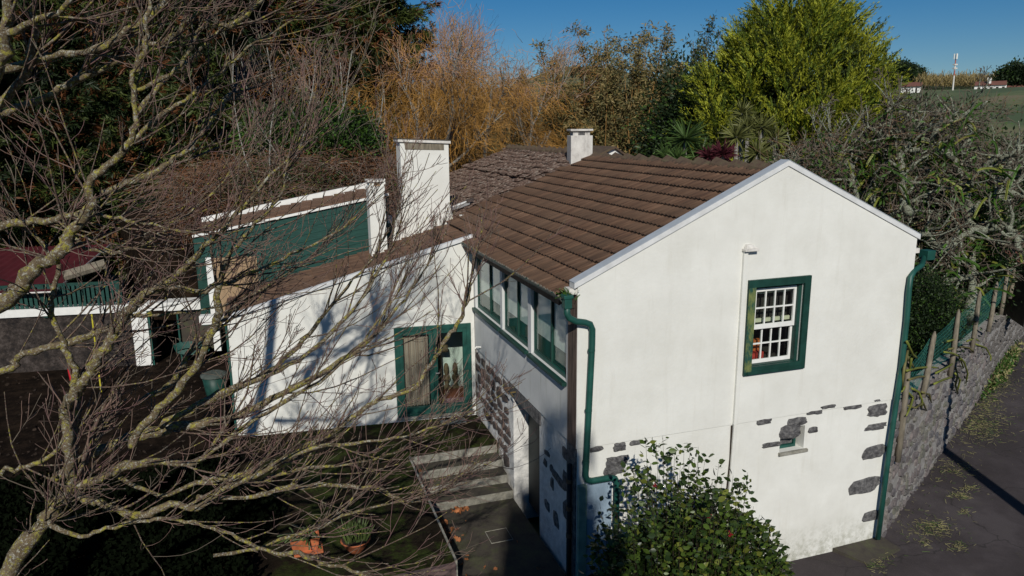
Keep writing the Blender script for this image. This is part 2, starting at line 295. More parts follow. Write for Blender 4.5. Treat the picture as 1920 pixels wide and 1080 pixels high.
class MB:
    def __init__(s): s.v = []; s.f = []
    def add(s, vs, fs):
        b = len(s.v); s.v += [tuple(x) for x in vs]; s.f += [tuple(b+i for i in f) for f in fs]; return s
    def frame_box(s, o, a, b, c):  # corner o, edge vectors a b c
        o, a, b, c = map(Vector, (o, a, b, c))
        vs = [o, o+a, o+a+b, o+b, o+c, o+a+c, o+a+b+c, o+b+c]
        fs = [(0, 3, 2, 1), (4, 5, 6, 7), (0, 1, 5, 4), (1, 2, 6, 5), (2, 3, 7, 6), (3, 0, 4, 7)]
        if a.cross(b).dot(c) < 0: fs = [f[::-1] for f in fs]
        return s.add(vs, fs)
    def box(s, x0, x1, y0, y1, z0, z1): return s.frame_box((x0, y0, z0), (x1-x0, 0, 0), (0, y1-y0, 0), (0, 0, z1-z0))
    def wbox(s, s0, s1, o0, o1, z0, z1): return s.frame_box(wpt(s0, o0, z0), WU*(s1-s0), WN*(o1-o0), (0, 0, z1-z0))
    def prism(s, poly, d):  # closed planar polygon list of Vectors, extruded by d
        poly = [Vector(p) for p in poly]; d = Vector(d); n = len(poly)
        tri = tessellate_polygon([poly]); b = [p+d for p in poly]
        fs = [tuple(t) for t in tri] + [tuple(n+i for i in t[::-1]) for t in tri] + [(i, i+n, (i+1) % n+n, (i+1) % n) for i in range(n)]
        return s.add(poly+b, fs)
    def tube(s, pts, r, sides=10, cap=True):
        pts = [Vector(p) for p in pts]; n = len(pts); rr = r if isinstance(r, (list, tuple)) else [r]*n
        base = len(s.v); prev = None
        for i, p in enumerate(pts):
            t = (pts[min(i+1, n-1)]-pts[max(i-1, 0)]).normalized()
            if prev is None: a = t.cross(Vector((0, 0, 1)) if abs(t.z) < .9 else Vector((0, 1, 0))).normalized()
            else: a = (prev - t*prev.dot(t)).normalized()
            prev = a; b = t.cross(a)
            for k in range(sides):
                an = 2*math.pi*k/sides; s.v.append(tuple(p+(a*math.cos(an)+b*math.sin(an))*rr[i]))
        for i in range(n-1):
            for k in range(sides):
                s.f.append((base+i*sides+k, base+i*sides+(k+1) % sides, base+(i+1)*sides+(k+1) % sides, base+(i+1)*sides+k))
        if cap: s.f.append(tuple(base+k for k in range(sides))[::-1]); s.f.append(tuple(base+(n-1)*sides+k for k in range(sides)))
        return s
    def mesh(s, name, mat, smooth=False):
        me = bpy.data.meshes.new(name); me.from_pydata(s.v, [], s.f)
        for m in (mat if isinstance(mat, (list, tuple)) else [mat]): me.materials.append(MATS[m])
        if smooth: me.polygons.foreach_set('use_smooth', np.ones(len(me.polygons), bool))
        me.update(); return me
    def build(s, name, mat, parent=None, smooth=False, bevel=0):
        o = link(name, s.mesh(name, mat, smooth), parent)
        if bevel:
            b = o.modifiers.new('b', 'BEVEL'); b.width = bevel; b.segments = 2; b.limit_method = 'ANGLE'
        return o
def panel(O, U, Nn, outer, holes, t):   # wall panel with openings; outer/holes = lists of (a, z); extrudes inward (-N)
    O = Vector(O); U = Vector(U); Nn = Vector(Nn); m = MB()
    loops = [[O+U*a+Vector((0, 0, z)) for a, z in lp] for lp in [outer]+holes]
    tri = tessellate_polygon(loops); flat = [p for l in loops for p in l]; n = len(flat)
    a, b, c = [flat[i] for i in tri[0]]; flip = (b-a).cross(c-a).dot(Nn) < 0
    T = [tuple(x[::-1]) if flip else tuple(x) for x in tri]
    m.add(flat+[p-Nn*t for p in flat], T+[tuple(n+i for i in x[::-1]) for x in T])
    off = 0
    for lp in loops:
        k = len(lp); m.f += [(off+i, off+(i+1) % k, n+off+(i+1) % k, n+off+i) for i in range(k)]; off += k
    return m
def rect(a0, a1, z0, z1): return [(a0, z0), (a1, z0), (a1, z1), (a0, z1)]
def rotm(rng, k, up=0.0):
    """k random rotation matrices"""
    q = rng.normal(size=(k, 4)); q /= np.linalg.norm(q, axis=1)[:, None]
    w, x, y, z = q.T
    return np.stack([1-2*(y*y+z*z), 2*(x*y-z*w), 2*(x*z+y*w), 2*(x*y+z*w), 1-2*(x*x+z*z), 2*(y*z-x*w), 2*(x*z-y*w), 2*(y*z+x*w), 1-2*(x*x+y*y)], 1).reshape(k, 3, 3)
def orient(dirs, rng, roll=None):
    """matrices whose columns map local y to dirs, with random roll"""
    d = dirs/np.maximum(np.linalg.norm(dirs, axis=1)[:, None], 1e-9)
    r = rng.normal(size=d.shape); a = np.cross(d, r); a /= np.linalg.norm(a, axis=1)[:, None]; b = np.cross(a, d)
    return np.stack([a, d, b], 2)
def scatter(TV, TF, pos, M, sc_):
    k = len(pos); n = len(TV)
    V = np.einsum('kij,nj->kni', M, TV)*np.asarray(sc_).reshape(k, 1, -1)+pos[:, None, :]
    F = TF[None]+(np.arange(k)*n)[:, None, None]
    return V.reshape(-1, 3), F.reshape(-1, 3)
def tubes(P, R, sides=3):
    """batch of tubes: P (k,n,3) R (k,n)"""
    P = np.asarray(P, np.float64); R = np.asarray(R, np.float64); k, n, _ = P.shape
    T = np.gradient(P, axis=1); T /= np.maximum(np.linalg.norm(T, axis=2, keepdims=True), 1e-9)
    T0 = P[:, -1]-P[:, 0]; ref = np.where(np.abs(T0[:, 2:3]) < .8*np.linalg.norm(T0, axis=1, keepdims=True), np.array([[0, 0, 1.]]), np.array([[1., 0, 0]]))
    A = np.cross(T, ref[:, None, :]); A /= np.maximum(np.linalg.norm(A, axis=2, keepdims=True), 1e-9); B = np.cross(T, A)
    an = 2*np.pi*np.arange(sides)/sides
    V = P[:, :, None, :]+R[:, :, None, None]*(A[:, :, None, :]*np.cos(an)[None, None, :, None]+B[:, :, None, :]*np.sin(an)[None, None, :, None])
    idx = np.arange(k*n*sides).reshape(k, n, sides); a = idx[:, :-1]; c = idx[:, 1:]; b = np.roll(a, -1, 2); d = np.roll(c, -1, 2)
    F = np.concatenate([np.stack([a, b, d], -1).reshape(-1, 3), np.stack([a, d, c], -1).reshape(-1, 3)])
    return V.reshape(-1, 3), F
def ribbons(P, w, rng):
    P = np.asarray(P, np.float64); k, n, _ = P.shape
    T = P[:, -1]-P[:, 0]; s = np.cross(T, rng.normal(size=(k, 3))); s /= np.maximum(np.linalg.norm(s, axis=1, keepdims=True), 1e-9)
    w = np.broadcast_to(w, (k, n)) if np.ndim(w) < 2 else w
    V = np.stack([P-s[:, None]*w[..., None]*.5, P+s[:, None]*w[..., None]*.5], 2)
    idx = np.arange(k*n*2).reshape(k, n, 2); a = idx[:, :-1, 0]; b = idx[:, :-1, 1]; c = idx[:, 1:, 0]; d = idx[:, 1:, 1]
    F = np.concatenate([np.stack([a, b, d], -1).reshape(-1, 3), np.stack([a, d, c], -1).reshape(-1, 3)])
    return V.reshape(-1, 3), F
def join(parts):
    V = []; F = []; mi = []; b = 0
    for v, f, m in parts:
        V.append(v); F.append(f+b); mi.append(np.full(len(f), m) if np.ndim(m) == 0 else m); b += len(v)
    return np.concatenate(V), np.concatenate(F), np.concatenate(mi)
LEAF_V = np.array([[0, 0, 0], [.5, .45, .12], [0, 1, 0], [-.5, .45, .12]]); LEAF_F = np.array([[0, 1, 2], [0, 2, 3]])
def leafV(w, l): return LEAF_V*np.array([w, l, w])
def copies(o):
    """copy of a thing with its parts and sub-parts (mesh data shared)"""
    c = o.copy(); COL.objects.link(c)
    for ch in list(o.children):
        d = copies(ch); d.parent = c
    return c

# ------------------------------------------------------------------ GROUND AND SETTING
WD = Vector((math.sin(math.radians(60)), math.cos(math.radians(60)), 0)); WNR = Vector((WD.y, -WD.x, 0)) # garden wall direction and its road side
GW0 = Vector((6.0, .05, 0))
def build_setting():
    # big terrain sheet (polar grid round the place)
    rs = [0, 6, 12, 17, 21, 26, 33, 42, 55, 75, 100, 135, 170, 200, 225, 260, 320, 420, 560, 700, 900, 1400, 2500]; na = 96
    V = []; F = []
    for i, r in enumerate(rs):
        for j in range(na):
            az = 2*math.pi*j/na
            x = CPOS.x+r*math.sin(az); y = CPOS.y+r*math.cos(az)
            d = math.degrees(az); d = d-360 if d > 180 else d
            z = float(np.interp(r, [21, 46, 100, 200, 245, 275, 330, 2500], [-2.9, -.7, 3.6, 12.0, 13.6, 18.0, 20.5, 45]))
            if 46 < d < 180: z = min(z, float(np.interp(r, [0, 60, 150, 200], [-2.9, -2.9, 7.5, 99])))
            if r > 46: z += .5*math.sin(d*.09+1)
            if r > 21:
                z += 32*math.exp(-((d-24)/6.5)**2)*math.exp(-((r-640)/190)**2)
                z += .8*math.sin(r*.05+d*.2)*min(1, (r-21)/60)
            V.append((x, y, z))
    for i in range(len(rs)-1):
        for j in range(na):
            a = i*na+j; b = i*na+(j+1) % na; c = b+na; d = a+na
            F += [(a, c, b), (a, d, c)] if i else [(a, d, c)]
    o = link('terrain', npmesh('terrain', V, F, 'field', smooth=True)); tag(o, kind='structure')
    # road, widening towards the right
    a = GW0-WD*9; 
    m = MB(); P = [Vector((-14, -30, 0)), Vector((40, -30, 0)), GW0+WD*60-WNR*.1, GW0-WNR*.15, Vector((6, .1, 0)), Vector((-14, .1, 0))]
    m.prism([p+Vector((0, 0, -2.7)) for p in P], (0, 0, -.15)); tag(m.build('road', 'asphalt'), kind='structure')
    # lower garden behind the stone wall
    m = MB(); P = [GW0+WNR*-.3+WD*.1, GW0+WD*60-WNR*.3, Vector((45, 45, 0)), Vector((6, 20, 0)), Vector((6.1, .4, 0))]
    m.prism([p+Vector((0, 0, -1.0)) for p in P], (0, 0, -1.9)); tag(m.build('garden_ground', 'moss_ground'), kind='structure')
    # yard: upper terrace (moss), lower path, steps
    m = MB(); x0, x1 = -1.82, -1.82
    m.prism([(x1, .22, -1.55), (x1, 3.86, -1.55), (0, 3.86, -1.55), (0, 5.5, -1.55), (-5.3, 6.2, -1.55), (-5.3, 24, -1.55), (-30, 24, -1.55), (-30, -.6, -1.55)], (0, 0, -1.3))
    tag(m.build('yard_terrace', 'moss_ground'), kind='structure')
    m = MB().box(x1+.0, x1+.03, .16, 3.84, -2.7, -1.53); tag(m.build('terrace_edge_wall', 'step_concrete'), kind='structure')
    m = MB(); m.prism([(x1-.002, .18, -1.56), (-30, -.66, -1.56), (-30, -.72, -1.56), (x1-.002, .12, -1.56)], (0, 0, -1.2)); tag(m.build('terrace_front_wall', 'pink_plaster'), kind='structure')
    m = MB().box(x1+.046, -.035, -3, 2.9, -2.7, -2.23); tag(m.build('yard_path', 'path_concrete'), kind='structure')
    st = empty('garden_steps', (-.9, 3.2, -2.23), 'four grey concrete steps climbing to the mossy door landing', 'steps')
    for k in range(4):
        z1 = -1.552-.17*k; y0 = 3.86-.325*k
        b = MB().box(x1+.05, -.036, y0-.325 if k < 3 else y0-.325, y0 if k else y0+.1, -2.5, z1)
    for k in range(4):
        z1 = -1.56-.17*k; yf = 3.84-.325*k
        MB().box(x1+.05, -.036, yf, yf+.325, -2.6, z1-.035).build('step', 'step_concrete', st)
        MB().box(x1+.05, -.036, yf+.0, yf+.325, z1-.0345, z1).build('tread', 'path_concrete', st)
        MB().box(x1+.05, -.036, yf-.012, yf-.0005, z1-.165, z1-.004).build('riser', 'step_concrete', st)
    o = MB().box(-.62, -.3, 0, 0, 0, 0)
    # concrete gutter apron at the foot of the gable
    m = MB(); m.prism([(4.9, -.002, -2.62), (5.95, -.002, -2.6), (6.05, -.35, -2.66), (5.2, -.55, -2.68)], (0, 0, -.2)); tag(m.build('concrete_apron', 'path_concrete'), kind='structure')
build_setting()

# ------------------------------------------------------------------ ROOF TILES
def tile_mesh(pitch=.118, waves=3, L=.33, amp=.038, th=.046, mat='roof_tile'):
    # local: x along slope (up), y across, z normal. lower edge at x=0
    n = waves*2; ys = [i*pitch/2 for i in range(n+1)]; hs = [0 if i % 2 == 0 else amp for i in range(n+1)]
    V = []; 
    for y, h in zip(ys, hs): V.append((0, y, h+th))
    for y, h in zip(ys, hs): V.append((L, y, h+.002))
    for y, h in zip(ys, hs): V.append((.012, y, h*.35+th-.034))
    for y, h in zip(ys, hs): V.append((.06, y, h*.2+th-.045))
    F = []; k = n+1
    for i in range(n):
        F += [(i, k+i, k+i+1), (i, k+i+1, i+1), (2*k+i, i, i+1), (2*k+i, i+1, 2*k+i+1), (3*k+i, 2*k+i, 2*k+i+1), (3*k+i, 2*k+i+1, 3*k+i+1)]
    return V, F
def slope_mat(slope):
    c = 1/math.hypot(1, slope); s = slope*c
    return np.array([[c, 0, -s], [0, 1, 0], [s, 0, c]])
def roof_tiles(parent, spec, slope, zf, rng, limit=300, mat='roof_tile', first_mat=None):
    """spec: list of rows (x_low, y0, y1, eave?) ; tiles laid as parts, remainder joined"""
    TV, TF = tile_mesh(); TV = np.array(TV); TF = np.array(TF); M = slope_mat(slope)
    EI = np.array([0, 0, 1, 1, 1, 1]*6)[:len(TF)]; me = npmesh('tile', TV@M.T, TF, [mat, 'tile_edge_shade'], EI); TE = TV.copy(); q = len(TE)//4; TE[2*q:3*q, 2] -= .035; TE[2*q:3*q, 0] -= .02; TE[:q, 2] += .008; me2 = npmesh('eave_tile', TE@M.T, TF, [mat, first_mat or mat], EI)
    allt = []
    for x, y0, y1, ev in spec:
        y = y0; w = .354
        while y < y1-.1:
            allt.append((x, y, zf(x), ev)); y += w
    allt.sort(key=lambda t: (Vector((t[0], t[1], t[2]))-CPOS).length)
    PV = []
    for i, (x, y, z, ev) in enumerate(allt):
        j = rng.normal(size=3)*.0025
        if i < limit:
            o = bpy.data.objects.new('tile', me2 if ev else me); COL.objects.link(o); o.parent = parent
            l = Vector((0, 0, 0)); q = parent
            while q is not None: l += q.location; q = q.parent
            o.location = Vector((x+j[0], y+j[1]*.4, z+j[2]*.7))-l
            o.rotation_euler = (rng.normal()*.004, rng.normal()*.006, rng.normal()*.004)
        else: PV.append((x+j[0], y, z+j[2]*.7))
    if PV:
        V, F = scatter(TV@M.T, TF, np.array(PV), np.repeat(np.eye(3)[None], len(PV), 0), np.ones((len(PV), 1)))
        o = link('far_tiles', npmesh('far_tiles', V, F, [mat, 'tile_edge_shade'], np.tile(EI, len(PV))), parent); o['kind'] = 'stuff'
    return me

def ridge_caps(parent, pts, mat='ridge_tile', name='ridge_tile', r=.105, L=.60):
    """overlapping ridge caps along a polyline from near to far"""
    a, b = Vector(pts[0]), Vector(pts[1]); n = round((b-a).length/(L*.93)); d = (b-a).normalized()
    ref = None; secs = 7
    m = MB()
    for t, rr, zz in ((0, r*.8, -.01), (L*.12, r*.82, -.01), (L, r*1.22, .035)):
        for k in range(secs):
            an = math.pi*(k/(secs-1))
            px = math.cos(an)*rr*1.15; pz = math.sin(an)*rr*.95*(1 if k != secs//2 else 1.3)
            m.v.append((px, t, pz+zz))
    for i in range(2):
        for k in range(secs-1): m.f.append((i*secs+k, i*secs+k+1, (i+1)*secs+k+1, (i+1)*secs+k))
    me = m.mesh(name, mat)
    l = Vector((0, 0, 0)); q = parent
    while q is not None: l += q.location; q = q.parent
    rng = random.Random(5)
    for i in range(n):
        o = bpy.data.objects.new(name, me); COL.objects.link(o); o.parent = parent
        p = a+d*(i*(b-a).length/n); o.location = p-l+Vector((rng.uniform(-.006, .006), 0, rng.uniform(-.005, .005)))
        o.rotation_euler = (math.atan2(d.z, d.y)+rng.uniform(-.02, .02), 0, rng.uniform(-.02, .02))

# ------------------------------------------------------------------ IRREGULAR STONES
def stone_meshes(name, mat, n, seed, base=(.27, .16), depth=.05, jag=.2, nv=9):
    out = []; r = random.Random(seed)
    for i in range(n):
        w = base[0]*r.uniform(.7, 1.35); h = base[1]*r.uniform(.7, 1.3); m = MB(); ring = []
        for k in range(nv):
            an = 2*math.pi*(k+r.uniform(-.25, .25))/nv
            c, s = math.cos(an), math.sin(an); q = 1/max(abs(c), abs(s))**.95*r.uniform(1-jag, 1)
            ring.append((c*q*w/2, s*q*h/2))
        for x, z in ring: m.v.append((x, 0, z))
        for x, z in ring: m.v.append((x*.86, -depth*r.uniform(.6, 1), z*.84))
        m.v.append((0, -depth*1.1, 0))
        for k in range(nv):
            a = (k+1) % nv; m.f += [(k, a, nv+a, nv+k), (nv+k, nv+a, 2*nv)]
        out.append((m.mesh(name, mat), w, h))
    return out
def place_stones(parent, spots, metas, Oj, Udir, Nout, limit, near=None, scale=1.0, seed=1, name='stone', wob=.12):
    """spots (a,z,mesh index,sx,sz) in wall plane; local x->U, local -y->N"""
    U = Vector(Udir).normalized(); Nn = Vector(Nout).normalized(); Z = Vector((0, 0, 1))
    B = Matrix((U, -Nn, Z)).transposed().to_4x4(); r = random.Random(seed)
    l = Vector((0, 0, 0)); q = parent
    while q is not None: l += q.location; q = q.parent
    W = []
    for a, z, mi, sx, sz in spots: W.append((Vector(Oj)+U*a+Z*z, mi, sx, sz))
    W.sort(key=lambda t: (t[0]-CPOS).length); restV = []; restF = []; nb = 0
    for i, (p, mi, sx, sz) in enumerate(W):
        rot = Matrix.Rotation(r.uniform(-wob, wob), 4, 'Y'); Ms = Matrix.Diagonal((sx, 1, sz, 1))
        if i < limit:
            o = bpy.data.objects.new(name, metas[mi][0]); COL.objects.link(o); o.parent = parent
            o.matrix_local = Matrix.Translation(p-l) @ B @ rot @ Ms
        else:
            M = Matrix.Translation(p) @ B @ rot @ Ms; me = metas[mi][0]
            for v in me.vertices: restV.append(M @ v.co)
            for f in me.polygons: restF.append([nb+k for k in f.vertices])
            nb += len(me.vertices)
    if restV:
        me = bpy.data.meshes.new('far_stones'); me.from_pydata(restV, [], restF); me.materials.append(metas[0][0].materials[0]); me.update()
        o = link('far_stones', me, parent); o['kind'] = 'stuff'

# ------------------------------------------------------------------ MAIN HOUSE
W_ = 6.036; XA = 3.3845
def zroof(x): return 2.36+.467*x
def build_house():
    H = empty('white_house', (3, 0, -2.7), 'two-storey white house with brown tiled gable roof facing the road', 'house')
    # gable wall
    gx0, gx1, gz0, gz1 = 2.93, 3.83, .87, 2.2       # window hole
    outer = [(0.0, 0.0), (W_, 0.0), (W_-.0, 2.775), (XA, 4.03), (0, 2.425)]
    panel((0, 0, 0), (1, 0, 0), (0, -1, 0), outer, [rect(gx0, gx1, gz0, gz1)], .25).build('gable_wall', 'plaster', H)
    # lower part, tapering at the right corner as in a battered wall; small window hole
    sx0, sx1, sz0, sz1 = 3.62, 4.1, -.63, -.22
    outer = [(.02, -2.8), (5.84, -2.8), (5.96, -1.2), (W_-.01, -.001), (.02, -.001)]
    panel((0, .016, 0), (1, 0, 0), (0, -1, 0), outer, [rect(sx0, sx1, sz0, sz1)], .34).build('gable_base_wall', 'plaster', H)
    # coping
    m = MB(); m2 = MB()
    for (xa, za, xb, zb) in ((-.06, 2.49, XA, 4.095), (XA, 4.095, W_+.05, 2.835)):
        t = .085
        m.prism([(xa, -.022, za-t), (xb, -.022, zb-t), (xb, -.022, zb), (xa, -.022, za)], (0, .185, 0))
        m2.prism([(xa-.004, -.026, za+.001), (xb, -.026, zb+.001), (xb, -.026, zb+.009), (xa-.004, -.026, za+.009)], (0, .193, 0))
    cpo = m.build('coping', 'coping_white', H, bevel=.006); m2.build('coping_top_layer', 'coping_sheet', cpo)  # thin layer giving the coping top its blue-grey tone
    MB().box(-.12, .10, .02, .2, 2.32, 2.40).build('eave_end', 'old_white', H)
    MB().box(5.98, 6.15, .03, .2, 2.52, 2.6).build('eave_end', 'old_white', H)
    # ---- side wall x=0 (windows)
    holes = [(3.62, 5.36), (2.08, 3.50), (.40, 1.92)]; zb, zt = .90, 2.08
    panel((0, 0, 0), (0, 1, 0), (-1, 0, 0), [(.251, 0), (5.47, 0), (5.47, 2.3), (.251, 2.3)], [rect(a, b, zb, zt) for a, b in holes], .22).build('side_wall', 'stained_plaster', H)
    MB().box(-.006, -.0008, .014, .33, .004, 2.3).build('stained_corner', 'brown_stain', H)
    # lower side wall: masonry, recessed 35 mm
    dy0, dy1, dz1 = 1.62, 3.0, -.27
    panel((.035, 0, 0), (0, 1, 0), (-1, 0, 0), [(.36, -2.8), (dy0, -2.8), (dy0, dz1), (dy1, dz1), (dy1, -2.8), (5.6, -2.8), (5.6, -.001), (.36, -.001)], [], .5).build('side_base_wall', 'whitewash', H)
    # other walls
    MB().box(5.78, W_-.002, .251, 8, -1.2, 2.62).build('far_side_wall', 'plaster', H)
    MB().box(.3, 5.75, 7.6, 7.75, -1.2, 2.6).build('back_wall', 'plaster', H)
    MB().box(.06, 5.75, .36, 7.55, -.10, -.02).build('upper_floor', 'wood_floor', H)
    # stones of the side wall
    rng = random.Random(11); metas = stone_meshes('stone', 'brown_stone', 10, 3, (.27, .17), .03, .24, 8)
    spots = []; z = -.12; row = 0
    while z > -2.3:
        h = rng.uniform(.14, .24); y = 3.16+rng.uniform(0, .12)
        while y < 5.4:
            w = rng.uniform(.17, .42)
            bottom = -1.5 if y > 3.9 else -1.5-(3.9-y)*.7
            if z-h/2 > bottom and rng.random() < .86: spots.append((y+w/2, z-h/2+rng.uniform(-.012, .012), rng.randrange(10), w/.27*rng.uniform(.82, 1.02), h/.17*rng.uniform(.8, 1.05)))
            y += w+.035
        z -= h+.03; row += 1
    place_stones(H, spots, metas, (.034, 0, 0), (0, 1, 0), (-1, 0, 0), 300, wob=.28)
    # exposed stones near the corner on the lower side wall
    st2 = [(1.25, -.62, .3, .11), (1.33, -.83, .16, .12), (1.05, -.8, .12, .2), (1.02, -1.05, .18, .2), (.72, -.85, .55, .2), (1.25, -1.55, .25, .22), (.85, -1.6, .34, .24), (.5, -.3, .26, .3), (.45, -1.2, .25, .4), (.48, -.75, .2, .3)]
    metb = stone_meshes('stone', 'basalt', 8, 9, (1, 1), .02, .3, 11)
    place_stones(H, [(a, z, i % 8, w/1.0, h/1.0) for i, (a, z, w, h) in enumerate(st2)], metb, (.034, 0, 0), (0, 1, 0), (-1, 0, 0), 99)
    # lintel and door in the base wall
    MB().box(.012, .3, 1.55, 3.22, -.262, -.03).build('stone_lintel', 'basalt', H, bevel=.01)
    dr = MB().box(.33, .36, dy0+.002, dy1-.002, -2.45, dz1-.002).build('cellar_door', 'dark_door', H)
    MB().box(.27, .329, dy0+.002, dy0+.08, -2.45, dz1-.003).build('door_frame', 'dark_green_paint', dr)
    MB().box(.30, .329, dy0+.62, dy0+.68, -2.45, dz1-.003).build('door_frame', 'dark_green_paint', dr)
    MB().tube([(-.0, 3.05, -.1), (-.12, 3.05, -.1), (-.12, 2.8, -.12)], .012).build('wall_lamp_bracket', 'rust', H)
    MB().tube([(.0, 2.75, -.08), (-.1, 2.75, -.08), (-.1, 2.6, -.1)], .012).build('wall_lamp_bracket', 'brass', H)
    MB().tube([(.0, 5.02, .12), (-.1, 5.02, .13), (-.12, 5.02, .10)], .018).build('waste_pipe', 'white_paint', H)
    # ---- three side windows
    for a, b in holes:
        wdw = MB()
        fx0, fx1 = .05, .11; t = .045
        wdw.box(fx0, fx1, a+.002, a+t, zb+.002, zt-.002).box(fx0, fx1, b-t, b-.002, zb+.002, zt-.002).box(fx0, fx1, a+t, b-t, zb+.002, zb+t+.02).box(fx0, fx1, a+t, b-t, zt-t, zt-.002)
        wo_ = wdw.build('window', 'green_paint', H, bevel=.003); mid = (a+b)/2
        for k, (c, d, x) in enumerate(((a+t, mid+.02, .083), (mid-.02, b-t, .058))):
            s = MB(); q = .03; z0, z1 = zb+t+.02, zt-t
            s.box(x, x+.022, c, c+q, z0, z1).box(x, x+.022, d-q, d, z0, z1).box(x, x+.022, c+q, d-q, z0, z0+q).box(x, x+.022, c+q, d-q, z1-q, z1)
            s.build('sash', 'dark_green_paint', wo_)
            MB().box(x+.009, x+.012, c+q, d-q, z0+q, z1-q).build('pane', 'glass', wo_)
        MB().box(.112, .117, a+.16, b-.0, zb+.35, zt-.01).build('blind', 'blind_reflection', wo_)  # white sheet whose paleness stands in for the wing wall's reflection
        MB().box(.121, .126, a+.14, b, zb, zb+.45).build('curtain', 'teal_curtain', wo_)
        MB().box(-.075, .05, a-.03, b+.03, zb-.055, zb-.001).build('sill', 'dark_green_paint', wo_, bevel=.005)
        MB().box(-.012, -.0005, a-.02, b+.02, zt+.001, zt+.06).build('window_head', 'grey_green_paint', wo_)
    # ---- gutter along left eave
    g = MB(); y0, y1 = -.02, 5.40; cx, cz, r = -.20, 2.30, .075
    pro = [(cx+math.cos(math.pi*(1+k/8))*r, cz+math.sin(math.pi*(1+k/8))*r) for k in range(9)]
    inn = [(cx+math.cos(math.pi*(2-k/8))*(r-.008), cz+math.sin(math.pi*(2-k/8))*(r-.008)) for k in range(9)]
    g.prism([(x, y0, z) for x, z in pro+inn], (0, y1-y0, 0)); go = g.build('gutter', 'grey_green_paint', H)
    for k in range(10): MB().box(-.275, -.01, .3+k*.55, .325+k*.55, 2.301, 2.313).build('gutter_bracket', 'dark_green_paint', go)
    MB().prism([(-.12, .2, 2.30), (.0, .2, 2.12), (.0, .2, 2.30)], (0, 5.2, 0)).build('soffit', 'grey_green_paint', H)
    # hopper + left downpipe
    m = MB(); 
    for (z0, z1, q) in ((2.16, 2.30, .055), (2.30, 2.35, .07)): m.box(-.19-q, -.19+q, -.07-q, -.07+q, z0, z1)
    dp = m.build('downpipe', 'green_paint', H, bevel=.006)
    MB().tube([(-.19, -.07, 2.2), (-.19, -.07, 2.08), (-.16, -.08, 2.02), (-.06, -.085, 1.96), (.08, -.085, 1.93), (.155, -.085, 1.9), (.19, -.085, 1.82), (.19, -.085, 1.6), (.12, -.085, -.28), (.115, -.085, -.4), (.14, -.085, -.47), (.22, -.085, -.5), (.52, -.085, -.5), (.6, -.085, -.53), (.63, -.085, -.6), (.64, -.085, -2.7)], .047, 14).build('pipe', 'green_paint', dp, True)
    for z in (1.5, .6, -.2): MB().tube([(.185-(1.6-z)*.037, -.085, z), (.185-(1.6-z)*.037, -.085, z+.03)], .054, 14).build('pipe_clip', 'green_paint', dp)
    # right downpipe
    m = MB(); q0 = Yp(1737, 468, .25); m.box(q0.x-.1, q0.x+.07, .12, .3, q0.z-.16, q0.z)
    dp = m.build('downpipe', 'green_paint', H, bevel=.006)
    tp = []
    for u, v, y in ((1733, 482, .2), (1728, 498, .12), (1714, 508, .0), (1707, 520, -.06), (1704, 545, -.07), (1700, 600, -.07), (1690, 690, -.07), (1681, 750, -.08), (1665, 860, -.09), (1646, 1010, -.1)): tp.append(Yp(u, v, y))
    MB().tube(tp, .045, 14).build('pipe', 'green_paint', dp, True)
    MB().tube([(6.2, .25, 2.52), (6.2, 6.9, 2.52)], .07, 8).build('gutter', 'green_paint', H)
    # conduit on the gable, with cap
    a = Yp(1398, 470, -.02); b = Yp(1378, 796, -.02)
    c = MB(); c.frame_box(b+Vector((-.035, -.03, 0)), (.07, 0, 0), (0, .048, 0), (a-b)).build('conduit', 'plaster', H, bevel=.008)
    c2 = Yp(1366, 928, -.004); MB().frame_box(c2+Vector((-.03, -.03, -.8)), (.06, 0, 0), (0, .044, 0), (b-c2+Vector((0, 0, .8)))).build('conduit', 'plaster', H, bevel=.006)
    MB().box(2.66, 2.9, -.1, -.001, 2.77, 2.81).prism([(2.68, -.09, 2.811), (2.88, -.09, 2.811), (2.8, -.05, 2.87), (2.72, -.05, 2.87)], (0, .06, 0)).build('vent_hood', 'old_white', H, bevel=.006)
    MB().tube([Yp(1372, 798, -.005), Yp(1369, 860, -.002), Yp(1362, 925, .0)], .011, 6).build('cable', 'dark_bark', H)
    # ---- exposed quoins on gable (plaster fallen away)
    Q = [(1553, 762, 34, 8, 2), (1598, 763, 40, 8, 1), (1644, 750, 14, 4, 1), (1645, 770, 40, 24, 0), (1642, 800, 46, 12, 3), (1640, 848, 46, 26, 3), (1622, 911, 62, 28, 3), (1634, 967, 40, 18, 3), (1433, 790, 30, 11, 2), (1527, 773, 34, 8, 1), (1446, 834, 36, 10, 4),
         (1157, 865, 46, 22, 5), (1152, 882, 44, 20, 5), (1162, 838, 26, 18, 5), (1192, 830, 24, 10, 2), (1117, 842, 32, 10, 5), (1496, 790, 40, 16, 6), (1482, 810, 44, 28, 6), (1524, 806, 20, 12, 6)]
    rr = random.Random(4)
    for i, (u, v, w, h, k) in enumerate(Q):
        c = Yp(u, v, .012); s = (c-CPOS).length/CF; ww, hh = w*s*1.12, h*s*1.05; m = MB(); nv = 16; ring = []
        for q in range(nv):
            an = 2*math.pi*(q+rr.uniform(-.2, .2))/nv; cs, sn = math.cos(an), math.sin(an); e = 1/max(abs(cs), abs(sn))**.6*rr.uniform(.78, 1.02)
            ring.append((c.x+cs*e*ww/2+ (sn*.1*ww if k == 3 else 0), c.z+sn*e*hh/2))
        for x, z in ring: m.v.append((min(x, 5.93), .02, z))
        for x, z in ring: m.v.append((min(c.x+(x-c.x)*.9, 5.92), .004-rr.uniform(0, .022), c.z+(z-c.z)*.84))
        m.v.append((c.x, -.022, c.z))
        for q in range(nv): a = (q+1) % nv; m.f += [(q, a, nv+a, nv+q), (nv+q, nv+a, 2*nv)]
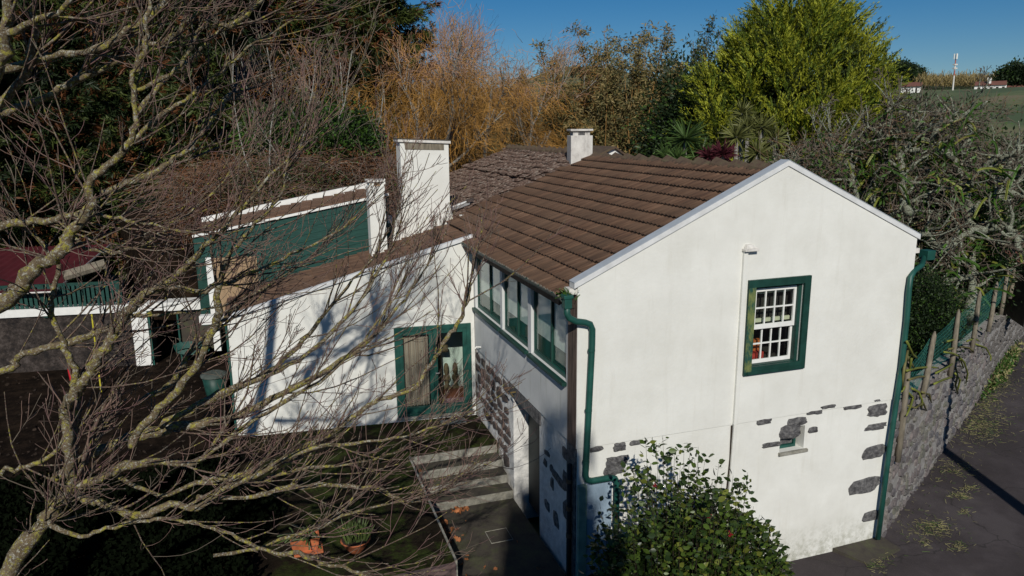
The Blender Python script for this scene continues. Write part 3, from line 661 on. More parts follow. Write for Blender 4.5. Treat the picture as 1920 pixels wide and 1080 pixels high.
        m.build('exposed_stone', 'basalt', H)
    # small lower window
    sw = MB().box(sx0+.002, sx1-.045, .17, .2, sz0+.002, sz1-.002).build('small_window', 'dark_green_paint', H)
    MB().box(sx1-.11, sx1-.07, .13, .17, sz0+.05, sz1-.003).box(sx0+.002, sx1-.07, .13, .168, sz0+.002, sz0+.05).build('window_frame', 'green_paint', sw)
    MB().box(sx0-.02, sx1+.06, -.03, .16, sz0-.05, sz0-.001).build('sill', 'step_concrete', sw)
    MB().box(sx0+.03, sx1-.12, .16, .165, sz0+.06, sz1-.03).build('pane', 'basalt', sw)
    # ---- gable window with green surround
    sur = MB(); o = .11
    ws = panel((0, -.045, 0), (1, 0, 0), (0, -1, 0), rect(2.80, 3.945, .80, 2.315), [rect(gx0, gx1, gz0+.06, gz1)], .0445).build('window_surround', 'dark_green_paint', H)
    MB().box(2.797, 2.925, -.052, -.0455, .86, 2.2).build('mossy_board', 'mossy_green_paint', ws)
    MB().box(2.85, 3.9, -.065, -.0456, .81, .86).build('sill', 'dark_green_paint', ws, bevel=.004)
    gw = MB(); gw.box(gx0+.002, gx0+.055, .06, .16, gz0, gz1).box(gx1-.06, gx1-.002, .02, .16, gz0, gz1).box(gx0+.055, gx1-.06, .06, .16, gz1-.05, gz1-.002).box(gx0+.055, gx1-.06, .03, .16, gz0+.002, gz0+.06)
    gw = gw.build('sash_window', 'dark_green_paint', H)
    def sash(x0, x1, z0, z1, y, bot, top):
        s = MB(); t = .042
        s.box(x0, x0+t, y, y+.035, z0, z1).box(x1-t, x1, y, y+.035, z0, z1).box(x0+t, x1-t, y, y+.035, z0, z0+bot).box(x0+t, x1-t, y, y+.035, z1-top, z1)
        xa, xb, za, zb_ = x0+t, x1-t, z0+bot, z1-top
        so_ = s.build('sash', 'white_paint', gw, bevel=.003)
        mm = MB(); b = .022
        for k in (1, 2, 3):
            xc = xa+(xb-xa)*k/4; mm.box(xc-b/2, xc+b/2, y+.004, y+.03, za+.001, zb_-.001)
        zc = (za+zb_)/2
        for k in range(4):
            l = xa+(xb-xa)*k/4+(b/2 if k else 0); r = xa+(xb-xa)*(k+1)/4-(b/2 if k < 3 else 0); mm.box(l+.0005, r-.0005, y+.005, y+.029, zc-b/2, zc+b/2)
        mm.build('glazing_bars', 'white_paint', gw)
        for k in range(4):
            for j in range(2):
                l = xa+(xb-xa)*k/4+.011; r = xa+(xb-xa)*(k+1)/4-.011; q0_ = za if j == 0 else zc+.011; q1_ = zc-.011 if j == 0 else zb_
                MB().box(l, r, y+.015, y+.018, q0_, q1_).build('pane', 'glass', gw)
    sash(gx0+.056, gx1-.061, 1.50, gz1-.051, .065, .075, .05)
    sash(gx0+.056, gx1-.061, gz0+.061, 1.55, .105, .06, .04)
    MB().box(gx0, gx1, .165, .2, 2.04, 2.1).box(gx0, gx1, .165, .2, 1.58, 1.64).build('blind', 'cream_panel', gw)
    MB().box(gx0, gx1, .3, .31, 1.5, 2.2).build('curtain', 'room_dark', gw)
    MB().box(3.02, 3.13, .3, .4, 1.02, 1.22).box(3.2, 3.36, .3, .4, 1.05, 1.24).build('orange_box', 'orange_box', gw)
    MB().box(3.0, 3.17, .2, .3, .92, 1.06).box(3.2, 3.33, .2, .3, .93, 1.07).build('red_ornament', 'red_box', gw)
    MB().box(2.5, 4.3, .6, 2.4, .4, .86).build('table', 'room_dark', gw)
    # invented tiled panel below the pipe jog; its blue is painted wall shade
    up = MB().box(.165, .575, -.035, .0155, -2.7, -.6).build('wall_shade_panel', 'blue_shade_panel', H)
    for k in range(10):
        for j in range(3): MB().box(.17+j*.134, .17+j*.134+.131, -.038, -.0355, -.74-k*.134, -.74-k*.134+.131).build('tile', 'blue_shade_panel', up)
    MB().box(.025, .16, -.06, .0155, -2.7, -.58).build('vent_pipe_casing', 'pale_green_strip', H, bevel=.01)
    MB().tube([(-.04, .15, -.3), (-.04, .15, -2.3)], .035, 8).build('drain_pipe', 'tyre_black', H, True)
    for z in (-.6, -1.05, -1.5): MB().tube([(-.04, .15, z), (-.04, .15, z+.06)], .05, 8).build('pipe_clip', 'rust', H)
    MB().box(.0, .28, .02, .355, -2.8, -.002).build('corner_pier', 'basalt', H)
    # ---- ROOF
    rf = MB(); t = .1
    e = -.2
    rf.prism([(e, .2, zroof(e)-.03), (XA, .2, zroof(XA)-.03), (XA, .2, zroof(XA)-.13), (e, .2, zroof(e)-.13)], (0, 6.6, 0))
    rf.prism([(XA+.001, .2, zroof(XA)-.03), (6.25, .2, 2.55), (6.25, .2, 2.45), (XA+.001, .2, zroof(XA)-.13)], (0, 7, 0))
    ro = rf.build('roof', 'roof_tile', H)
    def yend(x): return float(np.interp(x, [.5, .95, 1.56, 2.03, 2.5, 2.9, 3.4], [8.05, 7.97, 7.52, 7.24, 7.07, 6.95, 6.95]))
    rows = []; n = 14; x = -.23; dx = (XA-.02+.23)/n
    rng = np.random.default_rng(3)
    for k in range(n): rows.append((x+k*dx, .215, yend(x+k*dx+.1)+.05 if x+k*dx > .25 else 5.5 if k == 0 else 8.0, k == 0))
    roof_tiles(ro, rows, .467, zroof, rng, 300, first_mat='eave_tile')
    # lichen-grey nibs of the eave tiles
    ridge_caps(ro, [(XA, .18, zroof(XA)-.05), (XA, 6.75, zroof(XA)-.08)])
    # under-roof filler for the part of the catslide north of the wing junction
    MB().prism([(-.02, 5.55, zroof(0)-.04), (2.6, 6.8, zroof(2.6)-.04), (1.2, 8.0, zroof(1.2)-.04), (-.02, 8.0, zroof(0)-.04)], (0, 0, -.1)).build('roof_deck', 'roof_tile', ro)
    # small rendered chimney by the ridge
    ca = math.radians(-12); cu, cv = Vector((math.cos(ca), math.sin(ca), 0)), Vector((-math.sin(ca), math.cos(ca), 0)); cc = Vector((3.17, 7.2, 0))
    def cb(u0, u1, v0, v1, z0, z1): return MB().frame_box(cc+cu*u0+cv*v0+Vector((0, 0, z0)), cu*(u1-u0), cv*(v1-v0), (0, 0, z1-z0))
    ch = cb(-.26, .26, -.25, .25, 3.5, 4.42).build('chimney', 'chimney_old', H, bevel=.008)
    cb(-.2, .2, -.2, .2, 4.4205, 4.52).build('chimney_neck', 'chimney_old', ch)
    cb(-.27, .27, -.26, .26, 4.521, 4.57).build('chimney_cap', 'chimney_old', ch, bevel=.01)
    cb(-.08, .08, -.208, -.2005, 4.43, 4.51).build('vent', 'basalt', ch)
    # fern in the hopper
    rng = np.random.default_rng(8); k = 60; P = np.zeros((k, 4, 3)); P[:, 0] = (-.13, .02, 2.3)
    P[:, 0] += rng.normal(size=(k, 3))*(.05, .06, .02)
    dr_ = rng.normal(size=(k, 3)); dr_[:, 2] = np.abs(dr_[:, 2])*.7+.4
    for i in range(1, 4): P[:, i] = P[:, i-1]+dr_*.028; dr_[:, 2] -= .35
    V, F = ribbons(P, .012, rng); o = link('gutter_weed', npmesh('gutter_weed', V, F, 'bush_bright'), None); tag(o, 'bright green weed sprouting from the gutter hopper', 'weed')
    return H
H = build_house()

# ------------------------------------------------------------------ WING
def zw(s): return 2.44+.285*s          # parapet top along wing (s<=0)
def build_wing():
    G = empty('house_wing', (-2.5, 5.8, -1.55), 'single-storey white wing with green glazed door and sloping parapet', 'house wing')
    a = Wp(744, 617).x-.0; 
    d0 = -1.705; d1 = -.115; dz0, dz1 = -1.44, .53
    panel(W0, WU, -WN, [(-4.98, -2.0), (-.012, -2.0), (-.012, zw(0)-.07), (-4.98, zw(-4.98)-.07)], [rect(d0, d1, dz0, dz1)], .22).build('front_wall', 'plaster', G)
    m = MB(); p = [wpt(-5.02, -.05, zw(-5.02)-.069), wpt(-.0, -.05, zw(0)-.069), wpt(.0, -.05, zw(0)+.01), wpt(-5.02, -.05, zw(-5.02)+.01)]
    m.prism(p, WN*.15).build('coping', 'coping_white', G, bevel=.006)
    MB().wbox(-5.02, -4.98, -.02, 0, -1.5, .85).build('corner_board', 'green_paint', G)
    MB().wbox(-4.975, -4.8, .23, 2.3, -1.6, .9).build('end_wall', 'plaster', G)
    # roof
    def zf(x): return 2.33+.285*x
    dk = MB(); dk.prism([(-5.0, 6.0, zf(-5)-.03), (-.03, 5.6, zf(0)-.03), (-.03, 8.0, zf(0)-.03), (-5.0, 8.0, zf(-5)-.03)], (0, 0, -.1))
    ro = dk.build('roof', 'roof_tile', G)
    rows = []; x = -5.0
    while x < -.1: rows.append((x, 5.44-x*.098+.2, 8.0, False)); x += .262
    roof_tiles(ro, rows, .285, zf, np.random.default_rng(4), 300)
    # glazed double door
    mid = (d0+d1)/2; f = MB(); t = .075
    f.wbox(d0-.02, d0+t, -.03, .1, dz0, dz1+.02).wbox(d1-t, d1+.02, -.03, .1, dz0, dz1+.02).wbox(d0+t, d1-t, -.03, .1, dz1-t, dz1+.02).wbox(d0+t, d1-t, -.03, .1, dz0, dz0+.06)
    dr = f.build('double_door', 'green_paint', G, bevel=.004)
    for (a, b, nm) in ((d0+t, mid-.002, 0), (mid+.002, d1-t, 1)):
        l = MB(); q = .085; z0, z1 = dz0+.06, dz1-t
        l.wbox(a, a+q, -.015, .06, z0+.002, z1-.002).wbox(b-q, b, -.015, .06, z0+.002, z1-.002).wbox(a+q, b-q, -.015, .06, z0+.002, z0+.14).wbox(a+q, b-q, -.015, .06, z1-.09, z1-.002)
        l.build('door_leaf', 'green_paint', dr, bevel=.004)
        MB().wbox(a+q, b-q, .02, .024, z0+.14, z1-.09).build('pane', 'glass', dr)
    MB().tube([wpt(mid+.04, -.016, -.5), wpt(mid+.04, -.06, -.5), wpt(mid+.12, -.06, -.5)], .011, 8).build('door_handle', 'metal_grey', dr)
    MB().wbox(d0-.03, d1+.03, -.07, -.031, dz0-.05, dz0-.002).build('threshold', 'step_concrete', dr)
    # curtain with folds
    m = MB(); n = 60; z0, z1 = dz0+.19, dz1-.14
    for i in range(n+1):
        s = d0+.17+(mid-.1-d0-.17)*i/n; off = .1+.018*math.sin(i*1.05)+.008*math.sin(i*.37)
        m.v += [tuple(wpt(s, off, z0+.012*math.sin(i*.8))), tuple(wpt(s, off, z1))]
    for i in range(n): m.f.append((2*i, 2*i+2, 2*i+3, 2*i+1))
    m.build('curtain', 'striped_curtain', dr)
    # room
    MB().wbox(d0-.6, -.1, .25, 2.2, -1.5, -1.42).build('room_floor', 'wood_floor', G)
    MB().wbox(mid-.1, d1+.0, .9, .95, -1.41, .6).build('room_wall', 'room_pale', G)
    MB().wbox(mid+.05, d1-.02, .23, .75, -1.419, -1.40).build('rug', 'rag_rug', G)
    MB().wbox(mid+.05, d1-.02, .76, .89, -1.419, -1.18).build('bench', 'wood_floor', G)
    return G, mid, d0, d1
G, dmid, dd0, dd1 = build_wing()
def carved_figure(s, off, z, h, label, tall=False):
    e = empty('carved_statue', wpt(s, off, z), label, 'statue')
    def C(zf, r, k=9, dy=0): return (zf, r)
    m = MB(); pts = []; rr = []
    prof = [(0, .11), (.1, .12), (.14, .07), (.3, .085), (.42, .1), (.5, .06), (.56, .05), (.62, .085), (.75, .1), (.88, .09), (.97, .06), (1, .02)] if not tall else [(0, .1), (.05, .1), (.5, .085), (.85, .08), (.9, .1), (1, .1)]
    for t, r in prof: pts.append(Vector(wpt(s, off, z+h*t))); rr.append(r*(.62 if not tall else 1))
    m.tube(pts, rr, 10).build('figure', 'carved_wood', e, True)
    if tall: MB().tube([wpt(s+.05, off-.03, z+h*.86), wpt(s+.22, off-.03, z+h*.86)], [.08, .09], 10).build('head', 'carved_wood', e, True)
    else:
        MB().wbox(s-.07, s+.07, off-.06, off+.06, z-.001, z+.05).build('plinth', 'carved_wood', e)
        for q in (-1, 1): MB().tube([wpt(s+q*.05, off-.02, z+h*.55), wpt(s+q*.075, off-.04, z+h*.4), wpt(s+q*.03, off-.06, z+h*.34)], .016, 6).build('arm', 'carved_wood', e, True)
carved_figure(dmid+.37, .82, -1.18, .6, 'small carved wooden figure behind the door glass, left of its twin')
carved_figure(dmid+.57, .82, -1.18, .6, 'small carved wooden figure nearest the right door jamb')
carved_figure(dmid+.16, .6, -1.40, 1.45, 'tall carved wooden post with head beside the door handle', True)

def build_chimneys():
    # big flared chimney
    y = 7.86; c = empty('big_chimney', (-.6, y, 2.0), 'broad white chimney with flared foot and flat cap on the wing roof', 'chimney')
    P = [(-1.31, y, 1.9), (.18, y, 2.3), (.17, y, 2.56), (.11, y, 2.86), (.115, y, 4.26), (-1.03, y, 4.32), (-1.02, y, 2.9), (-1.08, y, 2.72), (-1.2, y, 2.4), (-1.27, y, 2.2)]
    MB().prism(P, (0, .55, 0)).build('shaft', 'plaster', c, bevel=.006)
    MB().prism([(-1.08, y-.05, 4.322), (.16, y-.05, 4.262), (.16, y-.05, 4.33), (-1.08, y-.05, 4.385)], (0, .65, 0)).build('cap', 'old_white', c, bevel=.008)
    MB().prism([(-1.09, y-.06, 4.386), (.17, y-.06, 4.331), (.17, y-.06, 4.35), (-1.09, y-.06, 4.405)], (0, .67, 0)).build('cap_slab', 'path_concrete', c)
    MB().prism([(-.92, y-.012, 4.15), (.0, y-.012, 4.12), (.0, y-.012, 4.255), (-.92, y-.012, 4.30)], (0, .011, 0)).build('vent_board', 'post_wood', c)
    MB().box(-1.36, -1.27, y+.1, y+.2, 2.45, 2.62).build('vent_block', 'old_white', c)
    # slim chimney
    c = empty('slim_chimney', (-1.7, 7.2, 1.8), 'slim white chimney beside the dark green boarded wall', 'chimney')
    MB().box(-1.885, -1.53, 7.16, 7.6, 1.6, 3.38).build('shaft', 'plaster', c, bevel=.006)
    MB().box(-1.86, -1.76, 7.18, 7.58, 3.381, 3.47).box(-1.63, -1.54, 7.18, 7.58, 3.381, 3.47).box(-1.76, -1.63, 7.3, 7.58, 3.381, 3.47).build('neck', 'plaster', c)
    MB().box(-1.76, -1.63, 7.24, 7.299, 3.381, 3.469).build('vent', 'tan_blind', c)
    MB().box(-1.9, -1.515, 7.14, 7.62, 3.471, 3.52).build('cap', 'old_white', c, bevel=.006)
build_chimneys()

# ------------------------------------------------------------------ OLD HOUSE BEHIND, VERANDA, BARN
def build_old_house():
    O = empty('old_house', (2, 10, -1.2), 'older house behind with weathered lichen-covered brown roof', 'house')
    yE = 13.2; xl = -1.75
    def ye(x): return YA+(XA-x)*YS
    pa = pl(955, 277, (-.467, 0, 1), 2.43); pb = pl(722, 372, (-.467, 0, 1), 2.38); YS = (pb.y-pa.y)/(XA-pb.x); YA = 13.2
    def zo(x, y=0): return 2.38+.467*x+(.05 if x > 2 else 0)
    MB().box(-1.3, 5.7, 8.1, yE-.1, -1.5, 1.7).build('wall', 'plaster', O)
    MB().prism([(-1.3, yE-.1, 1.7), (5.7, yE-.1, 1.7), (5.7, yE-.1, 2.75), (XA, yE-.1, 3.85), (-1.3, yE-.1, 1.72)], (0, -.2, 0)).build('end_gable', 'plaster', O)
    m = MB()
    m.prism([(xl, 7.0, zo(xl)-.06), (XA, 7.0, zo(XA)-.06), (XA, 7.0, zo(XA)-.16), (xl, 7.0, zo(xl)-.16)], (0, .01, 0)) if 0 else None
    m.prism([(xl, 8.05, zo(xl)-.05), (xl, ye(xl), zo(xl)-.05), (XA, yE, zo(XA)-.05), (XA, 6.96, zo(XA)-.05), (2.86, 6.96, zo(2.86)-.05), (1.5, 7.6, zo(1.5)-.05), (.7, 8.05, zo(.7)-.05)], (0, 0, -.1))
    m.prism([(XA+.001, 7.1, zo(XA)-.05), (XA+.001, yE, zo(XA)-.05), (6.2, yE, 2.6), (6.2, 7.1, 2.6)], (0, 0, -.1))
    ro = m.build('roof', 'old_roof_tile', O)
    # weathered tiles, joined (about 8 px each, one mass)
    rng = np.random.default_rng(6); TV, TF = tile_mesh(.1, 2, .24, .02, .035); TV = np.array(TV); TF = np.array(TF); M = slope_mat(.467)
    P = []
    x = xl
    while x < XA-.1:
        y = float(np.interp(x, [.7, 1.56, 2.03, 2.5, 2.9, 3.4], [8.25, 7.62, 7.34, 7.15, 7.0, 7.0])) if x > .7 else 8.05
        while y < ye(x)-.1: P.append((x, y, zo(x)-.03)); y += .2
        x += .16
    P = np.array(P)+rng.normal(size=(len(P), 3))*(.02, .014, .010); k = len(P)
    Rz = np.repeat(M[None], k, 0); j = rng.normal(size=(k, 3))*(.02, .03, .03)
    J = np.repeat(np.eye(3)[None], k, 0); J[:, 0, 1] = -j[:, 2]; J[:, 1, 0] = j[:, 2]; J[:, 0, 2] = j[:, 1]; J[:, 2, 0] = -j[:, 1]; J[:, 1, 2] = -j[:, 0]; J[:, 2, 1] = j[:, 0]
    V, F = scatter(TV, TF, P, J@Rz, np.ones((k, 1))); o = link('weathered_tiles', npmesh('weathered_tiles', V, F, 'old_roof_tile'), ro); o['kind'] = 'stuff'
    ridge_caps(ro, [(XA, 7.4, zo(XA)-.07), (XA, yE, zo(XA)-.06)], L=.42, r=.1)
    MB().frame_box((xl-.05, ye(xl)-.1, zo(xl)-.1), (1.2, -YS*1.2, .467*1.2), (0, .16, 0), (0, 0, .09)).build('verge', 'coping_white', O)
    vg0, vg1 = Yp(843, 391, 8.5), Yp(879, 378, 8.5); MB().frame_box(vg0, vg1-vg0, (0, .06, 0), (0, 0, .035)).build('valley_gutter', 'coping_white', O)
    MB().frame_box(vg0+Vector((0, -.1, -.06)), vg1-vg0, (0, .1, 0), (0, 0, .05)).build('valley_flashing', 'metal_grey', O); MB().frame_box(vg1+Vector((-.06, -.12, -.02)), (.16, 0, .04), (0, .22, 0), (0, 0, .06)).build('flashing_cap', 'brown_stone', O)
    # small dormer gable beyond the ridge
    d = MB(); d.prism([(4.1, 7.95, 3.5), (4.6, 7.65, 3.5), (4.6, 7.65, 3.88), (4.42, 7.75, 4.0), (4.2, 7.9, 4.09), (4.1, 7.95, 4.0)], (.12, .2, 0)) if 0 else None
    pL, pA, pR = Yp(1132, 291, 8.6), Yp(1151, 278, 8.6), Yp(1166, 290, 8.6)
    D = empty('outhouse', (pA.x, 8.8, 3), 'tiny white gable peeping over the tiled ridge', 'outhouse')
    MB().prism([(pL.x, 8.6, 2.2), (pR.x, 8.6, 2.2), (pR.x, 8.6, pR.z), (pA.x, 8.6, pA.z), (pL.x, 8.6, pL.z)], (0, 1.4, 0)).build('wall', 'white_paint', D)
    MB().frame_box((pA.x-.0, 8.5, pA.z+.003), (pL.x-.35-pA.x, 0, pL.z-.08-pA.z), (0, 1.6, 0), (0, 0, .05)).frame_box((pA.x+.001, 8.5, pA.z+.003), (pR.x+.08-pA.x, 0, pR.z-.04-pA.z), (0, 1.6, 0), (0, 0, .05)).build('roof', 'ridge_tile', D)
build_old_house()

def build_veranda():
    Vr = empty('veranda', (-3.8, 8.4, -1.5), 'dark green boarded veranda with tiled strip roof and tan blind', 'veranda')
    off = 2.6; s0, s1 = -5.95, -1.55
    def top(s): return 3.06+.186*(s+1.72)
    # boards: eight lapped boards
    nb = 9; h = 1.45/nb
    for k in range(nb):
        zl = 0
        sl = s0 if k < 4 else -4.62
        a0, b0 = top(sl)-k*h-.02, top(s1)-k*h-.02
        MB().prism([wpt(sl, off, a0-h+.006), wpt(s1, off, b0-h+.006), wpt(s1, off, b0), wpt(sl, off, a0)], WN*.03+Vector((0, 0, 0))).build('board', 'board_green', Vr)
    MB().prism([wpt(s0, off+.035, .2), wpt(s1, off+.035, .2), wpt(s1, off+.035, top(s1)-.05), wpt(s0, off+.035, top(s0)-.05)], WN*.05).build('wall', 'dark_green_paint', Vr)
    MB().prism([wpt(s0, off-.06, top(s0)-.005), wpt(s1, off-.06, top(s1)-.005), wpt(s1, off-.06, top(s1)+.05), wpt(s0, off-.06, top(s0)+.05)], WN*.05).build('fascia', 'white_paint', Vr)
    m = MB(); m.prism([wpt(s0, off-.009, top(s0)+.04), wpt(s1, off-.009, top(s1)+.04), wpt(s1, off+1.2, top(s1)+.15), wpt(s0, off+1.2, top(s0)+.15)], (0, 0, -.06)); ro = m.build('roof', 'roof_tile', Vr)
    n = 17
    for i in range(n):
        a = s1-(s1-s0)*i/n; b = s1-(s1-s0)*(i+1)/n
        MB().prism([wpt(a, off-.01, top(a)+.045), wpt(b+.02, off-.01, top(b)+.075), wpt(b+.02, off+1.2, top(b)+.185), wpt(a, off+1.2, top(a)+.155)], (0, 0, .018)).build('tile', 'roof_tile', ro)
    MB().prism([wpt(s0, off+1.22, top(s0)+.12), wpt(s1, off+1.22, top(s1)+.12), wpt(s1, off+1.22, top(s1)+.30), wpt(s0, off+1.22, top(s0)+.30)], WN*.15).build('coping', 'white_paint', Vr)
    # blind and column on the left
    b = MB(); n = 40
    for i in range(n): s = -5.55+.93*i/n; b.wbox(s, s+.02, off-.03+.006*math.sin(i), off-.012, .1, 1.78)
    b.build('reed_blind', 'tan_blind', Vr)
    MB().wbox(-4.61, -4.52, off-.06, off-.001, .1, 1.9).build('post', 'green_paint', Vr)
    MB().wbox(-5.72, -5.57, off-.08, off+.03, -.4, 1.8).build('column', 'white_paint', Vr)
    MB().wbox(-5.9, -5.1, off-.5, off-.3, .35, .55).build('white_shelf', 'white_paint', Vr)
build_veranda()

def build_left():
    # long low outbuilding with white coping, stone base and green slatted front
    L = empty('outbuilding', (-8, 12, -1.5), 'low stone outbuilding with white band and green slats at far left', 'outbuilding')
    A = math.radians(-8); U = Vector((math.cos(A), -math.sin(A)*-1, 0)); U = Vector((math.cos(A), math.sin(A)*-1, 0)); U = Vector((.9903, -.139, 0))
    base = Zp(280, 680, -1.5); Nn = Vector((.139, .9903, 0))
    def q(a, o, z): return base+U*a+Nn*o+Vector((0, 0, z+1.5))
    def bx(a0, a1, o0, o1, z0, z1): return MB().frame_box(q(a0, o0, z0), U*(a1-a0), Nn*(o1-o0), (0, 0, z1-z0))
    bx(-9, -.3, 0, .3, -1.6, -.06).build('stone_wall', 'dark_stone', L)
    for k in range(5): bx(-9+k*1.9, -9+k*1.9+1.898, -.06, .35, -.05, .15).build('coping', 'white_paint', L)
    bx(-.298, .1, -.08, .3, -1.6, -.06).build('pillar', 'white_paint', L)
    bx(.12, .16, -.08, .3, -1.6, -.06).build('door_jamb', 'green_paint', L)
    bx(.55, 1.9, -.1, .4, -.07, .16).build('coping', 'white_paint', L)
    bx(.9, 1.9, 0, .3, -1.2, -.08).build('stone_wall', 'path_concrete', L)
    bx(.83, .87, -.05, .2, -1.6, -.08).build('door_jamb', 'green_paint', L)
    rr = random.Random(2)
    for k in range(46):
        a = -5.8+k*.115
        bx(a, a+.075, -.01, .015, .155, .72).build('slat', 'board_green', L)
    for a in (-6, -4.35, -2.4, -.55): bx(a, a+.1, -.05, -.011, -.1, .78).build('post', 'dark_green_paint' if a != -4.35 else 'post_wood', L)
    bx(-6, -.5, .02, .06, .70, .78).build('rail', 'dark_green_paint', L)
    # red barn roof
    B = empty('red_roof_barn', (-9.5, 13, -1.5), 'dark red corrugated barn roof behind the branches at left', 'barn')
    f0, f1 = q(-9, -.25, .62), q(-2.0, -.25, .62); bk = Vector((.28, 2.6, 1.35)); bk2 = Rp(207, 458, (f1-CPOS).length*1.17)
    bk = bk2-f1
    m = MB(); n = 60
    for i in range(n+1):
        p = f0+(f1-f0)*(i/n)+Vector((0, 0, .02 if i % 2 else 0)); m.v += [tuple(p), tuple(p+bk)]
    for i in range(n): m.f.append((2*i, 2*i+2, 2*i+3, 2*i+1))
    m.build('corrugated_roof', 'barn_red', B)
    MB().tube([f1+Vector((.02, 0, 0)), f1+bk+Vector((.02, 0, 0))], .03, 6).build('verge', 'metal_grey', B)
    MB().tube([f0, f1], .022, 6).build('eave_edge', 'old_white', B)
    g = f1+Vector((-.25, .2, 0)); MB().prism([g, g+Vector((bk.x, bk.y, bk.z))*.95, g+Vector((bk.x, bk.y, -.1))*.95], (-.06, 0, 0)).build('gable', 'gable_black', B)
    MB().tube([f1+Vector((.1, .8, .25)), f1+Vector((1.1, .9, .5))], .14, 8).build('beam', 'post_wood', B)
    # hose reel and bin
    h = empty('hose_reel', q(1.1, -.25, -1.2), 'green garden hose coiled on the wall near the wing corner', 'hose')
    for k in range(8):
        c = q(1.15, -.28, -1.0)+Vector((0, 0, -.02*k)); pts = [c+U*(.42*math.cos(t*.5236)+.01*k)+Vector((0, -.01*k, .1*math.sin(t*.5236))) for t in range(13)]
        MB().tube(pts, .014, 5).build('coil', 'green_paint', h, True)
    p = Zp(405, 742, -1.5)
    b = empty('garden_bin', p, 'grey-green plastic bin beside the white wing corner', 'bin')
    m = MB(); r = 14
    m.tube([p+Vector((0, 0, z)) for z in (.0, .05, .5)], [.2, .21, .27], r).build('body', 'dark_green_paint', b, True)
    m = MB().tube([p+Vector((0, 0, .501)), p+Vector((0, 0, .54)), p+Vector((0, 0, .58))], [.3, .3, .2], r).build('lid', 'grey_green_paint', b)
    # yellow-striped prop and red stake
    p0 = Rp(172, 590, 21); y = MB().tube([p0, Zp(190, 735, -1.5)], .02, 6).build('yellow_prop', 'yellow_plastic', None); tag(y, 'yellow plastic prop pole leaning in the dark yard', 'pole')
    p0 = Zp(137, 727, -1.5); y = MB().tube([p0, p0+Vector((-.03, 0, .5))], .035, 6).build('red_stake', 'red_plastic', None); tag(y, 'short red stake standing in the dark yard', 'stake')
build_left()

